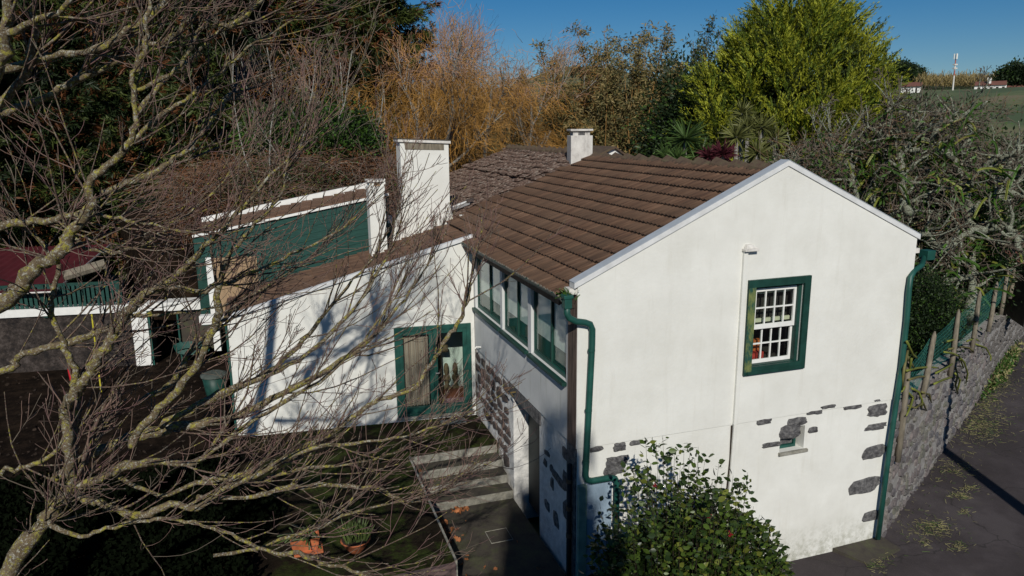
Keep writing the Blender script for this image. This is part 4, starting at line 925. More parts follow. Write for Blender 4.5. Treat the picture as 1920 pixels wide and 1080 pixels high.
# ------------------------------------------------------------------ GARDEN WALL, FENCE
def build_garden_wall():
    Wl = empty('garden_wall', GW0+Vector((0, 0, -2.7)), 'grey rubble stone retaining wall along the road', 'wall')
    ztop = lambda a: float(np.interp(a, [0, 2.5, 8, 13, 40], [-.3, -.48, -.8, -1.05, -1.5]))
    m = MB(); aa = [0, 2.5, 5, 8, 13, 20, 40]
    for a in aa:
        p = GW0+WD*a
        for o, z in ((0, -3.2), (0, ztop(a)), (-.35, ztop(a)+.02), (-.35, -3.2)): m.v.append(tuple(p+WNR*o+Vector((0, 0, z))))
    for i in range(len(aa)-1):
        b = i*4; 
        for k in range(3): m.f.append((b+k, b+4+k, b+5+k, b+1+k))
    m.f.append((0, 1, 2, 3)); m.build('core', 'wall_mortar', Wl)
    metas = stone_meshes('stone', 'wall_stone', 14, 21, (.28, .19), .04, .3, 8)
    rng = random.Random(31); spots = []; z = -2.72
    while z < -.3:
        h = rng.uniform(.12, .25); a = rng.uniform(0, .15)
        while a < 26:
            w = rng.uniform(.14, .44)
            if rng.random() < .93 and z+h < ztop(a)-.02: spots.append((a+w/2, z+h/2+rng.uniform(-.055, .055), rng.randrange(14), w/.28*.93, h/.19*rng.uniform(.75, 1.0)))
            a += w+.02
        z += h+.018
    # rough stones on top
    a = .2
    while a < 24:
        spots.append((a, ztop(a)+.02, rng.randrange(14), rng.uniform(1, 1.5), rng.uniform(.8, 1.3))); a += rng.uniform(.3, .45)
    place_stones(Wl, spots, metas, GW0+WNR*.0, WD, WNR, 300, name='stone', wob=.45)
    # fence posts + net
    Fn = empty('net_fence', GW0+Vector((0, 0, -.4)), 'green wire net fence on leaning wooden posts above stone wall', 'fence')
    tops = [(1702, 640), (1753, 621), (1798, 580), (1838, 545), (1870, 528), (1890, 505), (1906, 488), (1918, 472)]
    bots = [(1680, 830), (1729, 745), (1781, 705), (1821, 662), (1853, 622), (1876, 590), (1893, 560), (1912, 535)]
    n = WNR; c0 = n.dot(GW0+n*.06); TP = []; BP = []
    for i, (t, b) in enumerate(zip(tops, bots)):
        pb = pl(*b, n, c0); ptop = pl(*t, n, c0)
        if i == 0: pb = GW0+WD*.35+n*.06+Vector((0, 0, -1.3)); ptop = pb+Vector((.05, .03, 1.9))
        q = ptop-pb; rr = .055
        MB().tube([pb, pb+q*.35+Vector((.015, 0, 0)), pb+q*.7, pb+q*.93, ptop], [rr*1.05, rr, rr*.92, rr*.8, .012], 8).build('post', 'post_wood', Fn, True)
        TP.append(ptop-q*.12); BP.append(ptop-q*.72)
    TP.append(TP[-1]+WD*12+Vector((0, 0, -.2))); BP.append(BP[-1]+WD*12+Vector((0, 0, -.2)))
    P = []
    for i in range(len(TP)-1):
        L = (TP[i+1]-TP[i]).length; k = max(4, int(L/.11))
        for j in range(k):
            t = j/k; a = TP[i].lerp(TP[i+1], t)-n*.06; b = BP[i].lerp(BP[i+1], t)-n*.06
            a.z -= .08*math.sin(t*math.pi); P.append([a, a.lerp(b, .33)-n*.02, a.lerp(b, .66)+n*.01, b])
    V1, F1 = tubes(np.array([[list(p) for p in q] for q in P]), np.full((len(P), 4), .0022))
    P = []
    for i in range(len(TP)-1):
        for h in range(10):
            f = h/9; a = TP[i].lerp(BP[i], f)-n*.06; b = TP[i+1].lerp(BP[i+1], f)-n*.06; mm = a.lerp(b, .5)-n*.015; mm.z -= .08*(1-f)
            q1 = a.lerp(b, .25); q1.z -= .056*(1-f); q2 = a.lerp(b, .75); q2.z -= .056*(1-f)
            P.append([a, q1, mm, q2, b])
    V2, F2 = tubes(np.array([[list(p) for p in q] for q in P]), np.full((len(P), 5), .0026))
    V, F, mi = join([(V1, F1, 0), (V2, F2, 0)]); o = link('wire_net', npmesh('wire_net', V, F, 'net_green'), Fn); o['kind'] = 'stuff'
    # trailing cactus stems
    rng = random.Random(7); paths = []
    pix = [((1703, 655), (1697, 690), (1690, 730), (1686, 700)), ((1700, 640), (1712, 665), (1722, 672)), ((1709, 672), (1706, 700), (1700, 720), (1692, 735)), ((1780, 655), (1800, 650), (1815, 652), (1828, 660)), ((1830, 645), (1848, 652), (1856, 668), (1857, 676)),
           ((1788, 680), (1800, 672), (1810, 680), (1813, 700), (1812, 718)), ((1793, 688), (1797, 705), (1792, 722), (1795, 738)), ((1792, 700), (1800, 712), (1794, 735)), ((1700, 695), (1720, 690), (1745, 688), (1762, 690)), ((1705, 712), (1722, 706), (1740, 706)),
           ((1702, 735), (1712, 745), (1708, 760), (1700, 780)), ((1708, 728), (1722, 735), (1730, 750), (1728, 765)), ((1700, 760), (1715, 765), (1730, 755), (1738, 770)), ((1752, 700), (1775, 690), (1790, 680)), ((1750, 720), (1770, 712), (1788, 706)),
           ((1730, 735), (1742, 740), (1745, 755)), ((1776, 640), (1790, 636), (1806, 634)), ((1812, 640), (1826, 634), (1836, 640)), ((1700, 665), (1706, 680), (1712, 690)), ((1770, 660), (1784, 662), (1800, 668), (1806, 690))]
    C = empty('trailing_cactus', GW0+WD*1.5+Vector((0, 0, -.3)), 'snake-like yellow-green cactus stems trailing over the stone wall', 'cactus')
    for i, px in enumerate(pix):
        pts = [pl(u+rng.uniform(-2, 2), v, n, c0+.02+.05*math.sin(k*1.4+i)) for k, (u, v) in enumerate(px)]
        sm = []
        for a, b in zip(pts[:-1], pts[1:]): sm += [a, a.lerp(b, .5)]
        sm.append(pts[-1]); MB().tube(sm, [.021]*(len(sm)-1)+[.012], 6).build('stem', 'cactus_green' if i % 3 else 'cactus_olive', C, True)
build_garden_wall()
def street_pole():
    p = Vector((10.15, 2.15, -2.7)); d = Vector((-math.sin(SAZ), -math.cos(SAZ), 0)); b = p+d*7.2
    e = empty('utility_pole', b, 'tall concrete utility pole standing just right of the picture by the road', 'pole')
    MB().tube([b, b+Vector((0, 0, 8))], [.17, .11], 14).build('shaft', 'pole_concrete', e, True)
    MB().tube([b+Vector((0, 0, 7.4)), b+Vector((.9, .3, 7.9))], .04, 8).build('lamp_arm', 'metal_grey', e)
    MB().frame_box(b+Vector((.85, .2, 7.85)), (.6, .15, .05), (-.05, .2, 0), (0, 0, .1)).build('lamp_head', 'metal_grey', e)
street_pole()

# ------------------------------------------------------------------ VEGETATION
def grow(r, p, d, L, rad, lvl, maxl, out, up=.1, ang=.6, ratio=.62, nchild=(4, 6), wander=.22, npt=6, bias=None, tip=.3, tmin=.2):
    pts = [p.copy()]; rr = [rad]; dd = d.normalized(); seg = L/(npt-1)
    for i in range(1, npt):
        dd = (dd+Vector((r.gauss(0, wander), r.gauss(0, wander), r.gauss(0, wander)+up))*(.55 if i > 1 else .2)).normalized()
        if bias is not None: dd = (dd+bias*.12).normalized()
        pts.append(pts[-1]+dd*seg); rr.append(rad*(1-(1-tip)*i/(npt-1)))
    out[lvl].append((pts, rr))
    if lvl < maxl:
        n = r.randint(*nchild)
        for k in range(n):
            t = r.uniform(tmin, 1)*(npt-1); i = min(int(t), npt-2); f = t-i; q = pts[i].lerp(pts[i+1], f); ax = (pts[i+1]-pts[i]).normalized()
            s = ax.cross(Vector((r.gauss(0, 1), r.gauss(0, 1), r.gauss(0, 1)))).normalized(); a = ang*r.uniform(.6, 1.3)
            nd = ax*math.cos(a)+s*math.sin(a)
            grow(r, q, nd, L*ratio*r.uniform(.6, 1.1)*(1-.3*t/(npt-1)), rr[i]*.62, lvl+1, maxl, out, up, ang, ratio, nchild, wander, npt, bias, tip, tmin)
def out_tubes(lst, sides, mul=1.0, rmin=.0):
    if not lst: return None
    by = {}
    for p, r in lst: by.setdefault(len(p), []).append((p, r))
    parts = []
    for n, l in by.items():
        P = np.array([[tuple(q) for q in p] for p, _ in l]); R = np.maximum(np.array([r for _, r in l])*mul, rmin); v, f = tubes(P, R, sides); parts.append((v, f, 0))
    return join(parts)
def smooth_path(pts, rad, sub=4, r=None, wob=0):
    """Catmull-Rom through points"""
    P = [pts[0]]+pts+[pts[-1]]; R = [rad[0]]+rad+[rad[-1]]; op = []; orr = []
    for i in range(1, len(P)-2):
        for k in range(sub):
            t = k/sub; a, b, c, d = P[i-1], P[i], P[i+1], P[i+2]
            q = .5*((2*b)+(c-a)*t+(2*a-5*b+4*c-d)*t*t+(3*b-a-3*c+d)*t**3)
            if r and wob: q += Vector((r.gauss(0, wob), r.gauss(0, wob), r.gauss(0, wob)))
            op.append(q); orr.append(R[i]*(1-t)+R[i+1]*t)
    op.append(P[-2]); orr.append(R[-2]); return op, orr

def big_bare_tree():
    T = empty('bare_tree', Vector((-8.6, -2.8, -1.6)), 'large leafless tree with lichen-spotted limbs filling the left foreground', 'tree')
    r = random.Random(77); px = 1/CF
    # limbs: (depth0, depth1, [(u, v, radius_px)...]) measured limbs of this one tree
    L = [
     (7.2, 7.2, [(-60, 1500, 34), (-20, 1180, 26), (30, 1045, 20), (75, 990, 18), (100, 955, 16), (125, 930, 14), (137, 910, 13)]),
     (7.2, 6.4, [(137, 910, 12), (132, 890, 11), (130, 850, 11), (125, 810, 11), (122, 765, 11), (145, 732, 12), (165, 705, 11), (187, 670, 11), (210, 630, 11), (240, 585, 11), (268, 555, 10), (309, 536, 8), (346, 502, 7), (378, 467, 6), (410, 439, 5), (470, 370, 4), (540, 300, 2)]),
     (7.0, 6.6, [(145, 732, 7), (135, 680, 7), (120, 653, 7), (104, 609, 6), (98, 562, 6), (110, 511, 5), (90, 470, 4), (60, 440, 3)]),
     (6.4, 5.8, [(-160, 640, 24), (-60, 600, 20), (9, 568, 19), (38, 537, 17), (63, 505, 16), (94, 489, 14), (116, 470, 14), (129, 442, 14), (150, 415, 11), (170, 385, 10), (167, 350, 8), (190, 320, 8), (220, 295, 8), (245, 265, 8), (255, 220, 7), (250, 170, 7), (250, 140, 6), (268, 100, 6), (276, 50, 5), (282, 0, 4), (290, -60, 3)]),
     (6.6, 6.9, [(-120, 260, 13), (0, 215, 9), (40, 200, 8), (100, 175, 8), (150, 145, 8), (210, 120, 8), (260, 90, 7), (320, 75, 6), (350, 45, 5), (400, 0, 4), (440, -50, 3)]),
     (6.2, 6.4, [(-100, 150, 12), (55, 115, 9), (100, 105, 8), (160, 100, 8), (210, 75, 9), (250, 55, 9), (290, 25, 8), (320, -30, 6)]),
     (6.0, 5.8, [(-40, 200, 18), (0, 110, 16), (12, 50, 14), (18, -30, 12)]), (6.3, 6.0, [(-40, 230, 10), (50, 130, 9), (60, 40, 8), (72, -30, 7)]),
     (6.6, 7.6, [(190, 365, 7), (250, 340, 7), (300, 320, 7), (340, 290, 5), (365, 270, 5), (395, 225, 5), (425, 185, 6), (432, 178, 5)]),
     (6.5, 6.2, [(-100, 440, 12), (10, 425, 9), (60, 415, 8), (100, 412, 8), (130, 405, 6), (170, 398, 4), (215, 410, 4), (260, 415, 3), (310, 428, 2)]),
     (7.2, 8.0, [(142, 912, 8), (200, 890, 10), (250, 870, 10), (300, 865, 8), (360, 870, 6), (400, 845, 6), (460, 800, 5), (520, 760, 5), (600, 715, 4), (680, 640, 3), (740, 560, 2)]),
     (7.2, 7.8, [(132, 925, 8), (160, 937, 8), (190, 942, 8), (230, 960, 9), (280, 962, 9), (320, 945, 8), (370, 950, 7), (425, 915, 6), (480, 892, 6), (560, 848, 5), (640, 832, 4), (740, 822, 3), (820, 800, 2)]),
     (7.5, 8.6, [(100, 900, 9), (150, 862, 12), (200, 840, 14), (250, 820, 13), (310, 805, 12), (375, 795, 10), (450, 775, 8), (530, 735, 7), (620, 690, 6), (700, 630, 5), (760, 560, 3), (800, 500, 2)]),
     (7.4, 6.8, [(250, 835, 10), (265, 800, 9), (310, 755, 9), (350, 710, 9), (385, 655, 8), (405, 600, 8), (410, 540, 7), (425, 490, 5), (470, 430, 4), (520, 370, 3), (545, 290, 2)]),
     (7.8, 8.4, [(258, 755, 7), (285, 740, 7), (320, 720, 7), (350, 672, 6), (372, 640, 5), (420, 600, 4), (480, 550, 3), (560, 500, 2)]),
     (7.8, 8.0, [(-80, 730, 10), (20, 690, 8), (35, 668, 8), (100, 650, 8), (150, 635, 8), (200, 617, 7), (245, 595, 6), (300, 590, 4), (360, 585, 3), (430, 570, 2)]),
     (7.7, 8.4, [(300, 800, 7), (370, 760, 8), (430, 730, 8), (490, 708, 7), (560, 672, 5), (640, 605, 4), (690, 540, 3), (730, 470, 2)]),
     (7.4, 7.2, [(-60, 900, 7), (0, 885, 6), (50, 875, 5), (100, 850, 5), (150, 800, 3)]),
     (7.0, 7.4, [(90, 975, 6), (150, 1005, 5), (200, 990, 5), (280, 975, 4), (330, 972, 4), (400, 990, 4), (450, 1010, 4), (510, 1035, 4), (560, 1037, 6), (600, 1055, 5), (645, 1065, 4), (700, 1085, 3)]),
     (8.0, 8.5, [(380, 900, 6), (440, 890, 7), (480, 885, 8), (520, 868, 8), (560, 845, 7), (620, 812, 6), (690, 760, 5), (730, 745, 5), (780, 725, 5), (810, 680, 5), (840, 635, 5), (862, 600, 5), (878, 560, 4), (882, 530, 3)]),
     (7.6, 8.0, [(370, 935, 5), (480, 930, 5), (520, 917, 6), (580, 910, 6), (630, 910, 5), (680, 915, 4), (710, 915, 4), (760, 942, 3), (800, 935, 2)]),
     (7.4, 7.8, [(400, 1040, 4), (480, 1030, 4), (530, 1010, 4), (600, 985, 4), (655, 962, 3), (730, 945, 2)]),
     (8.2, 9.0, [(340, 780, 6), (420, 740, 6), (500, 700, 6), (560, 650, 5), (600, 600, 4), (650, 540, 3), (700, 480, 3), (745, 400, 2), (748, 372, 1.5)]),
     (7.2, 7.8, [(310, 536, 7), (370, 545, 6), (430, 530, 5), (500, 500, 4), (560, 470, 3), (640, 430, 2)]),
     (6.6, 7.2, [(255, 215, 6), (300, 160, 5), (350, 120, 5), (410, 60, 4), (470, 20, 3), (520, -30, 2)]),
     (6.4, 7.0, [(250, 170, 5), (320, 140, 5), (350, 110, 4), (380, 50, 3), (430, 50, 6), (470, 20, 5), (510, -20, 4)]),
     (6.4, 6.6, [(128, 440, 6), (180, 470, 5), (240, 470, 4), (300, 440, 3), (350, 400, 3), (420, 340, 2)]),
     (6.8, 7.2, [(222, 295, 5), (290, 225, 5), (345, 190, 5), (380, 160, 4), (430, 120, 4), (480, 80, 3), (560, 30, 2)]),
     (7.4, 8.2, [(205, 880, 5), (300, 930, 5), (390, 900, 5), (470, 905, 4), (560, 880, 4), (650, 870, 3), (740, 850, 2)]),
     (5.9, 5.7, [(-40, 60, 10), (30, 60, 8), (90, 30, 6), (140, -10, 5)]),
    ]
    tips = []
    for d0, d1, pts in L:
        n = len(pts); P = []; R = []
        for i, (u, v, w) in enumerate(pts):
            dd = d0+(d1-d0)*i/(n-1); q = CPOS+ray(u, v)*dd; P.append(q); R.append(w*dd*px*.83)
        p, rr = smooth_path(P, R, 4, r, .011)
        m = MB(); rr = [x*r.uniform(.84, 1.18) for x in rr]; m.tube(p, rr, 9 if pts[0][2] > 6 else 7)
        nm = 'trunk' if pts[0][2] == 34 else 'branch'
        m.build(nm, 'bark_lichen', T, True); tips.append((p, rr))
    # off-frame stem joining the left limbs to the ground
    b = CPOS+ray(-260, 900)*7.0; MB().tube([Vector((b.x+.5, b.y-.1, -2.7)), Vector((b.x+.3, b.y, -1)), b, CPOS+ray(-220, 640)*6.6, CPOS+ray(-170, 430)*6.5, CPOS+ray(-120, 200)*6.4, CPOS+ray(-90, -100)*6.3], [.26, .2, .15, .12, .1, .09, .08], 12).build('trunk', 'bark_lichen', T, True)
    # secondary growth
    outs = [[] for _ in range(4)]
    rt = (CRT*.75+Vector((0, 0, .55))).normalized()
    for p, rr in tips:
        n = len(p); length = sum((p[i+1]-p[i]).length for i in range(n-1)); k = int(length*5.4)
        for _ in range(k):
            t = r.uniform(.12, 1)**.8*(n-1.001); i = int(t); q = p[i].lerp(p[i+1], t-i); ax = (p[i+1]-p[i]).normalized()
            s = ax.cross(Vector((r.gauss(0, 1), r.gauss(0, 1), r.gauss(0, 1)))).normalized()
            d = (ax*.7+s*.65+rt*.45).normalized(); rad = min(rr[i]*.5, .017 if r.random() < .22 else .011)*r.uniform(.7, 1.1)
            grow(r, q, d, r.uniform(.4, 1.5), max(rad, .005), 1, 3 if rad > .008 else 2, outs, up=.16, ang=.62, ratio=.62, nchild=(2, 4), wander=.16, npt=6, tip=.4, tmin=.15)
        # tip continues
        for _ in range(4): grow(r, p[-1], (p[-1]-p[-3]).normalized()+Vector((r.gauss(0, .2), r.gauss(0, .2), .15)), r.uniform(.5, 1.1), rr[-1]*.8, 1, 3, outs, up=.14, ang=.55, ratio=.6, nchild=(3, 5), wander=.14, npt=6, tip=.4)
    V, F, mi = out_tubes(outs[1], 4, 1, .0042); o = link('small_branches', npmesh('small_branches', V, F, 'twig_bark', smooth=True), T); o['kind'] = 'stuff'
    tw = outs[2]+outs[3]; V, F, mi = out_tubes(tw, 3, 1, .0029)
    q = np.random.default_rng(3).random(len(tw)); q = np.where(q < .5, 0, np.where(q < .75, 1, 2)); mi = np.tile(np.repeat(q, 15), 2)
    o = link('twigs', npmesh('twigs', V, F, ['brown_twigs', 'garden_twigs', 'purple_twigs'], mi, smooth=True), T); o['kind'] = 'stuff'
    print('twigs', len(outs[1]), len(outs[2]), len(outs[3]))
big_bare_tree()

def np_rand_shell(rng, n, rad, inner=.5):
    d = rng.normal(size=(n, 3)); d /= np.linalg.norm(d, axis=1)[:, None]; s = rng.uniform(inner**3, 1, n)**(1/3); return d*s[:, None]*rad, d
def conifer_meshes(seed, Hh, rad, mats):
    r = random.Random(seed); rng = np.random.default_rng(seed); out = []; pos = []; dirs = []
    z = Hh*.06
    while z < Hh*.985:
        f = z/Hh; prof = rad*(1-f)**.75*(1 if f > .12 else .8)
        for k in range(5):
            a = r.uniform(0, 6.283); L = prof*r.uniform(.65, 1.12)+.25; pts = []; droop = r.uniform(.1, .35)
            for i in range(7):
                t = i/6; pts.append(Vector((math.cos(a)*L*t, math.sin(a)*L*t, z+L*(.12*t-droop*t*t+.22*t**4))))
            out.append((pts, [.05*(1-f)+.012-.04*(1-f)*i/6 for i in range(7)]))
            n = int(5+L*6.5)
            for j in range(n):
                t = r.uniform(.18, 1.0)*6; i = min(int(t), 5); q = pts[i].lerp(pts[i+1], t-i)
                pos.append((q.x+r.gauss(0, .13+.1*L*.3), q.y+r.gauss(0, .13+.1*L*.3), q.z+r.gauss(-.05, .1))); dirs.append((math.cos(a)+r.gauss(0, .5), math.sin(a)+r.gauss(0, .5), r.gauss(-.15, .45)))
        z += Hh*.0165*r.uniform(.7, 1.3)
    # tuft template
    k = 22; TV, TF = scatter(leafV(.042, .24), LEAF_F, rng.normal(size=(k, 3))*.07, orient(np.array([0, 1.0, 0])+rng.normal(size=(k, 3))*.55, rng), rng.uniform(.6, 1.2, (k, 1)))
    P = np.array(pos); V, F = scatter(TV, TF, P, orient(np.array(dirs), rng), rng.uniform(.7, 1.35, (len(P), 1)))
    cl = np.floor(P[:, 2]*1.2+P[:, 0]*.7+np.sin(P[:, 1])*2).astype(int) % 7
    mi = np.repeat(np.where(rng.random(len(P)) < .24, 2, np.where((cl < 3) | (rng.random(len(P)) < .3), 1, 0)), len(TF))
    crown = npmesh('crown', V, F, mats, mi)
    MBt = MB().tube([(0, 0, -1), (.05, 0, Hh*.3), (0, .05, Hh*.6), (0, 0, Hh*.99)], [rad*.09+.08, rad*.07+.06, .1, .02], 8); tr = MBt.mesh('trunk', 'dark_bark', True)
    v, f, _ = out_tubes(out, 3); br = npmesh('boughs', v, f, 'dark_bark')
    return crown, tr, br
def plant_tree(name, meshes, loc, label, cat, group=None, rz=0, s=1, names=('crown', 'trunk', 'boughs'), sz=None):
    e = empty(name, loc, label, cat, group); e.rotation_euler = (0, 0, rz); e.scale = (s, s, sz or s)
    for nm, me in zip(names, meshes):
        o = bpy.data.objects.new(nm, me); COL.objects.link(o); o.parent = e
        if nm in ('crown', 'boughs', 'leaves', 'strands', 'twigs', 'culms'): o['kind'] = 'stuff'
    return e
def conifers():
    A = conifer_meshes(1, 15, 3.1, ['conifer_green', 'conifer_dark', 'conifer_rust']); B = conifer_meshes(2, 13, 2.7, ['conifer_green', 'conifer_dark', 'conifer_rust'])
    r = random.Random(3)
    spots = [(-60, 30, A, 1.15), (60, 31, B, 1.2), (165, 31, A, 1.1), (265, 31, B, 1.15), (355, 30, A, 1.1), (445, 27, B, 1.1), (530, 31, A, 1.15), (600, 28, B, 1.0), (660, 32, A, 1.0), (700, 31, B, .95), (120, 36, A, 1.3), (300, 37, A, 1.3), (480, 37, A, 1.3), (620, 36, B, 1.3), (742, 33, A, 1.12)]
    ORD = ['first', 'second', 'third', 'fourth', 'fifth', 'sixth', 'seventh', 'eighth', 'ninth', 'tenth', 'eleventh']
    words = ['leftmost', 'second from the left', 'third from the left', 'fourth from the left']
    for i, (u, d, m, s) in enumerate(spots):
        p = Rp(u, 400, d); p.z = -1.8+max(0, (d-25)*.08)
        row = 'nearest row' if d < 24 else 'middle row' if d < 33 else 'farthest row'
        k = sorted(q[0] for q in spots if (q[1] < 24) == (d < 24) and (q[1] < 33) == (d < 33)).index(u)
        plant_tree('conifer_tree', m, p, 'dark rusty-green conifer, %s from the left in the %s behind the yard' % (ORD[k], row), 'conifer', 'dark conifers behind the yard', r.uniform(0, 6), s)
conifers()

def gold_cypress():
    rng = np.random.default_rng(12); c = Rp(1487, 150, 27.5); base = Vector((c.x, c.y, -1.5)); e = empty('golden_cypress', base, 'big golden-green cypress with flame-like sprays right of centre', 'conifer')
    Hh = 13.2-.0; top = Rp(1487, -45, 27.5).z+.9; R = 3.95
    # plume template: curved feathery spray
    T = []
    n = 30
    lp = []; ld = []; lsz = []
    for i in range(n):
        t = (i/n)**.8; lp.append((rng.normal()*.05, t*.85, -.0+rng.normal()*.03+.1*t*t)); side = 1 if i % 2 else -1
        ld.append((side*(.65-.45*t)+rng.normal()*.2, .75+.2*t, rng.normal()*.25)); lsz.append((1-.45*t)*rng.uniform(.8, 1.2))
    TV, TF = scatter(leafV(.06, .24), LEAF_F, np.array(lp), orient(np.array(ld), rng), np.array(lsz)[:, None])
    # crown surface: clustered blobs for an uneven outline
    P = []; D = []; nb = 310
    zc = (top-1.0)/2+.6
    for k in range(nb):
        f = rng.uniform(.02, 1); z = 1.3+(top-1.3-.7)*f; prof = R*np.interp(f, [0, .12, .35, .55, .75, .9, 1], [.8, .97, 1.0, .93, .72, .42, .14]); a = rng.uniform(0, 2*np.pi)
        rr = prof*rng.uniform(.86, 1.16); cx, cy = np.cos(a)*rr*.82, np.sin(a)*rr*.82
        m = 36; out = np.array([np.cos(a), np.sin(a), 0]); ax = out*rng.uniform(.25, .75)+np.array([0, 0, 1.0])+rng.normal(size=3)*.18; ax /= np.linalg.norm(ax); fl = rng.uniform(.8, 1.35)
        t = rng.uniform(-.55, .6, m); w = .34*np.sqrt(np.clip(1-(t*1.45)**2, .05, 1))*fl; d = np.cross(ax, rng.normal(size=(m, 3))); d /= np.linalg.norm(d, axis=1)[:, None]
        P.append(np.array([cx, cy, z])+ax*(t*fl)[:, None]+d*(w*rng.uniform(.4, 1, m))[:, None]); D.append(ax+d*.55+rng.normal(size=(m, 3))*.12)
    P = np.concatenate(P); D = np.concatenate(D)
    V, F = scatter(TV, TF, P, orient(D, rng), rng.uniform(.5, .85, (len(P), 1)))
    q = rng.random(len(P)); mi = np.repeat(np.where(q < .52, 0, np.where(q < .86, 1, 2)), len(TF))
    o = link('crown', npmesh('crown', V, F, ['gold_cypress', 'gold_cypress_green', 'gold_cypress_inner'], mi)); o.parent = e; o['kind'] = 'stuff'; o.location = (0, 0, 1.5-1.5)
    # inner dark twiggy core
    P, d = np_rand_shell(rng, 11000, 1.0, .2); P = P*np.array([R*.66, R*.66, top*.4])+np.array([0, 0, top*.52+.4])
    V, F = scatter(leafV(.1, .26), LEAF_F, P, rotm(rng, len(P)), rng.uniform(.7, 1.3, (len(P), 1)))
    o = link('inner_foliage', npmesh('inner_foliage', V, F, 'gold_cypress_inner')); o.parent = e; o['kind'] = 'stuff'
    o = MB().tube([(0, 0, -1), (0, 0, 3), (.1, 0, top-1)], [.4, .3, .05], 8).build('trunk', 'dark_bark'); o.parent = e
gold_cypress()

def willow():
    rng = np.random.default_rng(5)
    for (u, d, Hh, Rr, seed, lab) in ((782, 27.5, 10.2, 3.6, 2, 'bare orange-twigged weeping willow, taller one left of centre'), (868, 29.5, 10.7, 3.9, 5, 'orange-brown willow with pale trunks behind the old roof'), (945, 32, 9.7, 3.1, 9, 'reddish-orange willow next to the bamboo')):
        r = random.Random(seed); p = Rp(u, 300, d); p.z = -1.2; e = empty('weeping_willow', p, lab, 'willow')
        outs = [[] for _ in range(4)]
        for k in range(4):
            a = k*1.57+r.uniform(-.5, .5); grow(r, Vector((0, 0, .0)), Vector((math.cos(a)*.4, math.sin(a)*.4, 1)), Hh*.74, .17, 0, 2, outs, up=.1, ang=.6, ratio=.52, nchild=(5, 7), wander=.16, npt=8, tip=.25, tmin=.35)
        V, F, _ = out_tubes(outs[0], 6); link('trunk', npmesh('trunk', V, F, 'pale_bark', smooth=True)).parent = e
        V, F, _ = out_tubes(outs[1]+outs[2], 4, 1.25, .02); o = link('branches', npmesh('branches', V, F, 'pale_bark', smooth=True)); o.parent = e; o['kind'] = 'stuff'
        ends = np.array([tuple(q) for pts, _ in outs[2]+outs[1] for q in pts[2:]])
        n = 9000; S = ends[rng.integers(0, len(ends), n)]+rng.normal(size=(n, 3))*.4; m = 6; P = np.zeros((n, m, 3)); P[:, 0] = S
        out_ = S*np.array([1, 1, 0]); out_ /= np.maximum(np.linalg.norm(out_, axis=1, keepdims=True), .3)
        D = out_*.6+rng.normal(size=(n, 3))*.4; D[:, 2] += np.where(S[:, 2] > Hh*.8, .9, .15); L = rng.uniform(.4, 1.7, n)*np.clip(1.25-S[:, 2]/Hh*.9, .3, 1)
        for i in range(1, m):
            P[:, i] = P[:, i-1]+D*(L/(m-1)/np.linalg.norm(D, axis=1))[:, None]; D = D*.85+rng.normal(size=(n, 3))*.22; D[:, 2] -= np.where(S[:, 2] > Hh*.8, .02, .24)
        V, F = ribbons(P, np.linspace(.015, .007, m)[None].repeat(n, 0), rng)
        hi = S[:, 2] > Hh*.72; q = rng.random(n); sel = np.where(hi & (q < .6), 2, np.where(q < .3, 1, 0)); mi = np.tile(np.repeat(sel[:, None], m-1, 1).ravel(), 2)
        o = link('strands', npmesh('strands', V, F, ['willow_twig', 'willow_twig_dark', 'willow_twig_pink'], mi)); o.parent = e; o['kind'] = 'stuff'
willow()

def bamboo_mesh(seed, Hh, Rr, mats, nc=28, lpc=1300):
    rng = np.random.default_rng(seed); C = []; P = []; D = []
    for k in range(nc):
        a = rng.uniform(0, 6.283); b = rng.uniform(0, 1)**.6*Rr*.45; L = Hh*rng.uniform(.6, 1.03); x, y = math.cos(a)*b, math.sin(a)*b; le = rng.uniform(.1, .38)*Rr
        n = 9; t = np.linspace(0, 1, n); pts = np.stack([x+math.cos(a)*le*t**2*1.6, y+math.sin(a)*le*t**2*1.6, L*t-.1*L*t**4], 1); C.append(pts)
        # leafy side branches
        nb = int(34*L/Hh)
        for j in range(nb):
            s = rng.uniform(.22, 1.0); i = min(int(s*(n-1)), n-2); q = pts[i]+(pts[i+1]-pts[i])*(s*(n-1)-i)
            d = rng.normal(size=3); d[2] = abs(d[2])*.5+.1; d /= np.linalg.norm(d); bl = rng.uniform(.25, .8)*(1.15-s*.6)
            m = int(lpc/34); tt = rng.uniform(.1, 1, m); P.append(q+d*bl*tt[:, None]+rng.normal(size=(m, 3))*.09); dd = d*.5+rng.normal(size=(m, 3))*.6; dd[:, 2] -= .25; D.append(dd)
    V1, F1 = tubes(np.array(C), np.linspace(.045, .008, 9)[None].repeat(nc, 0), 4)
    cu = npmesh('culms', V1, F1, 'willow_twig_dark'); P = np.concatenate(P); D = np.concatenate(D)
    V, F = scatter(leafV(.042, .16), LEAF_F, P, orient(D, rng), rng.uniform(.6, 1.3, (len(P), 1)))
    q = rng.random(len(P)); mi = np.repeat(np.where(q < .55, 0, np.where(q < .85, 1, 2)), 2)
    return npmesh('leaves', V, F, mats, mi), cu
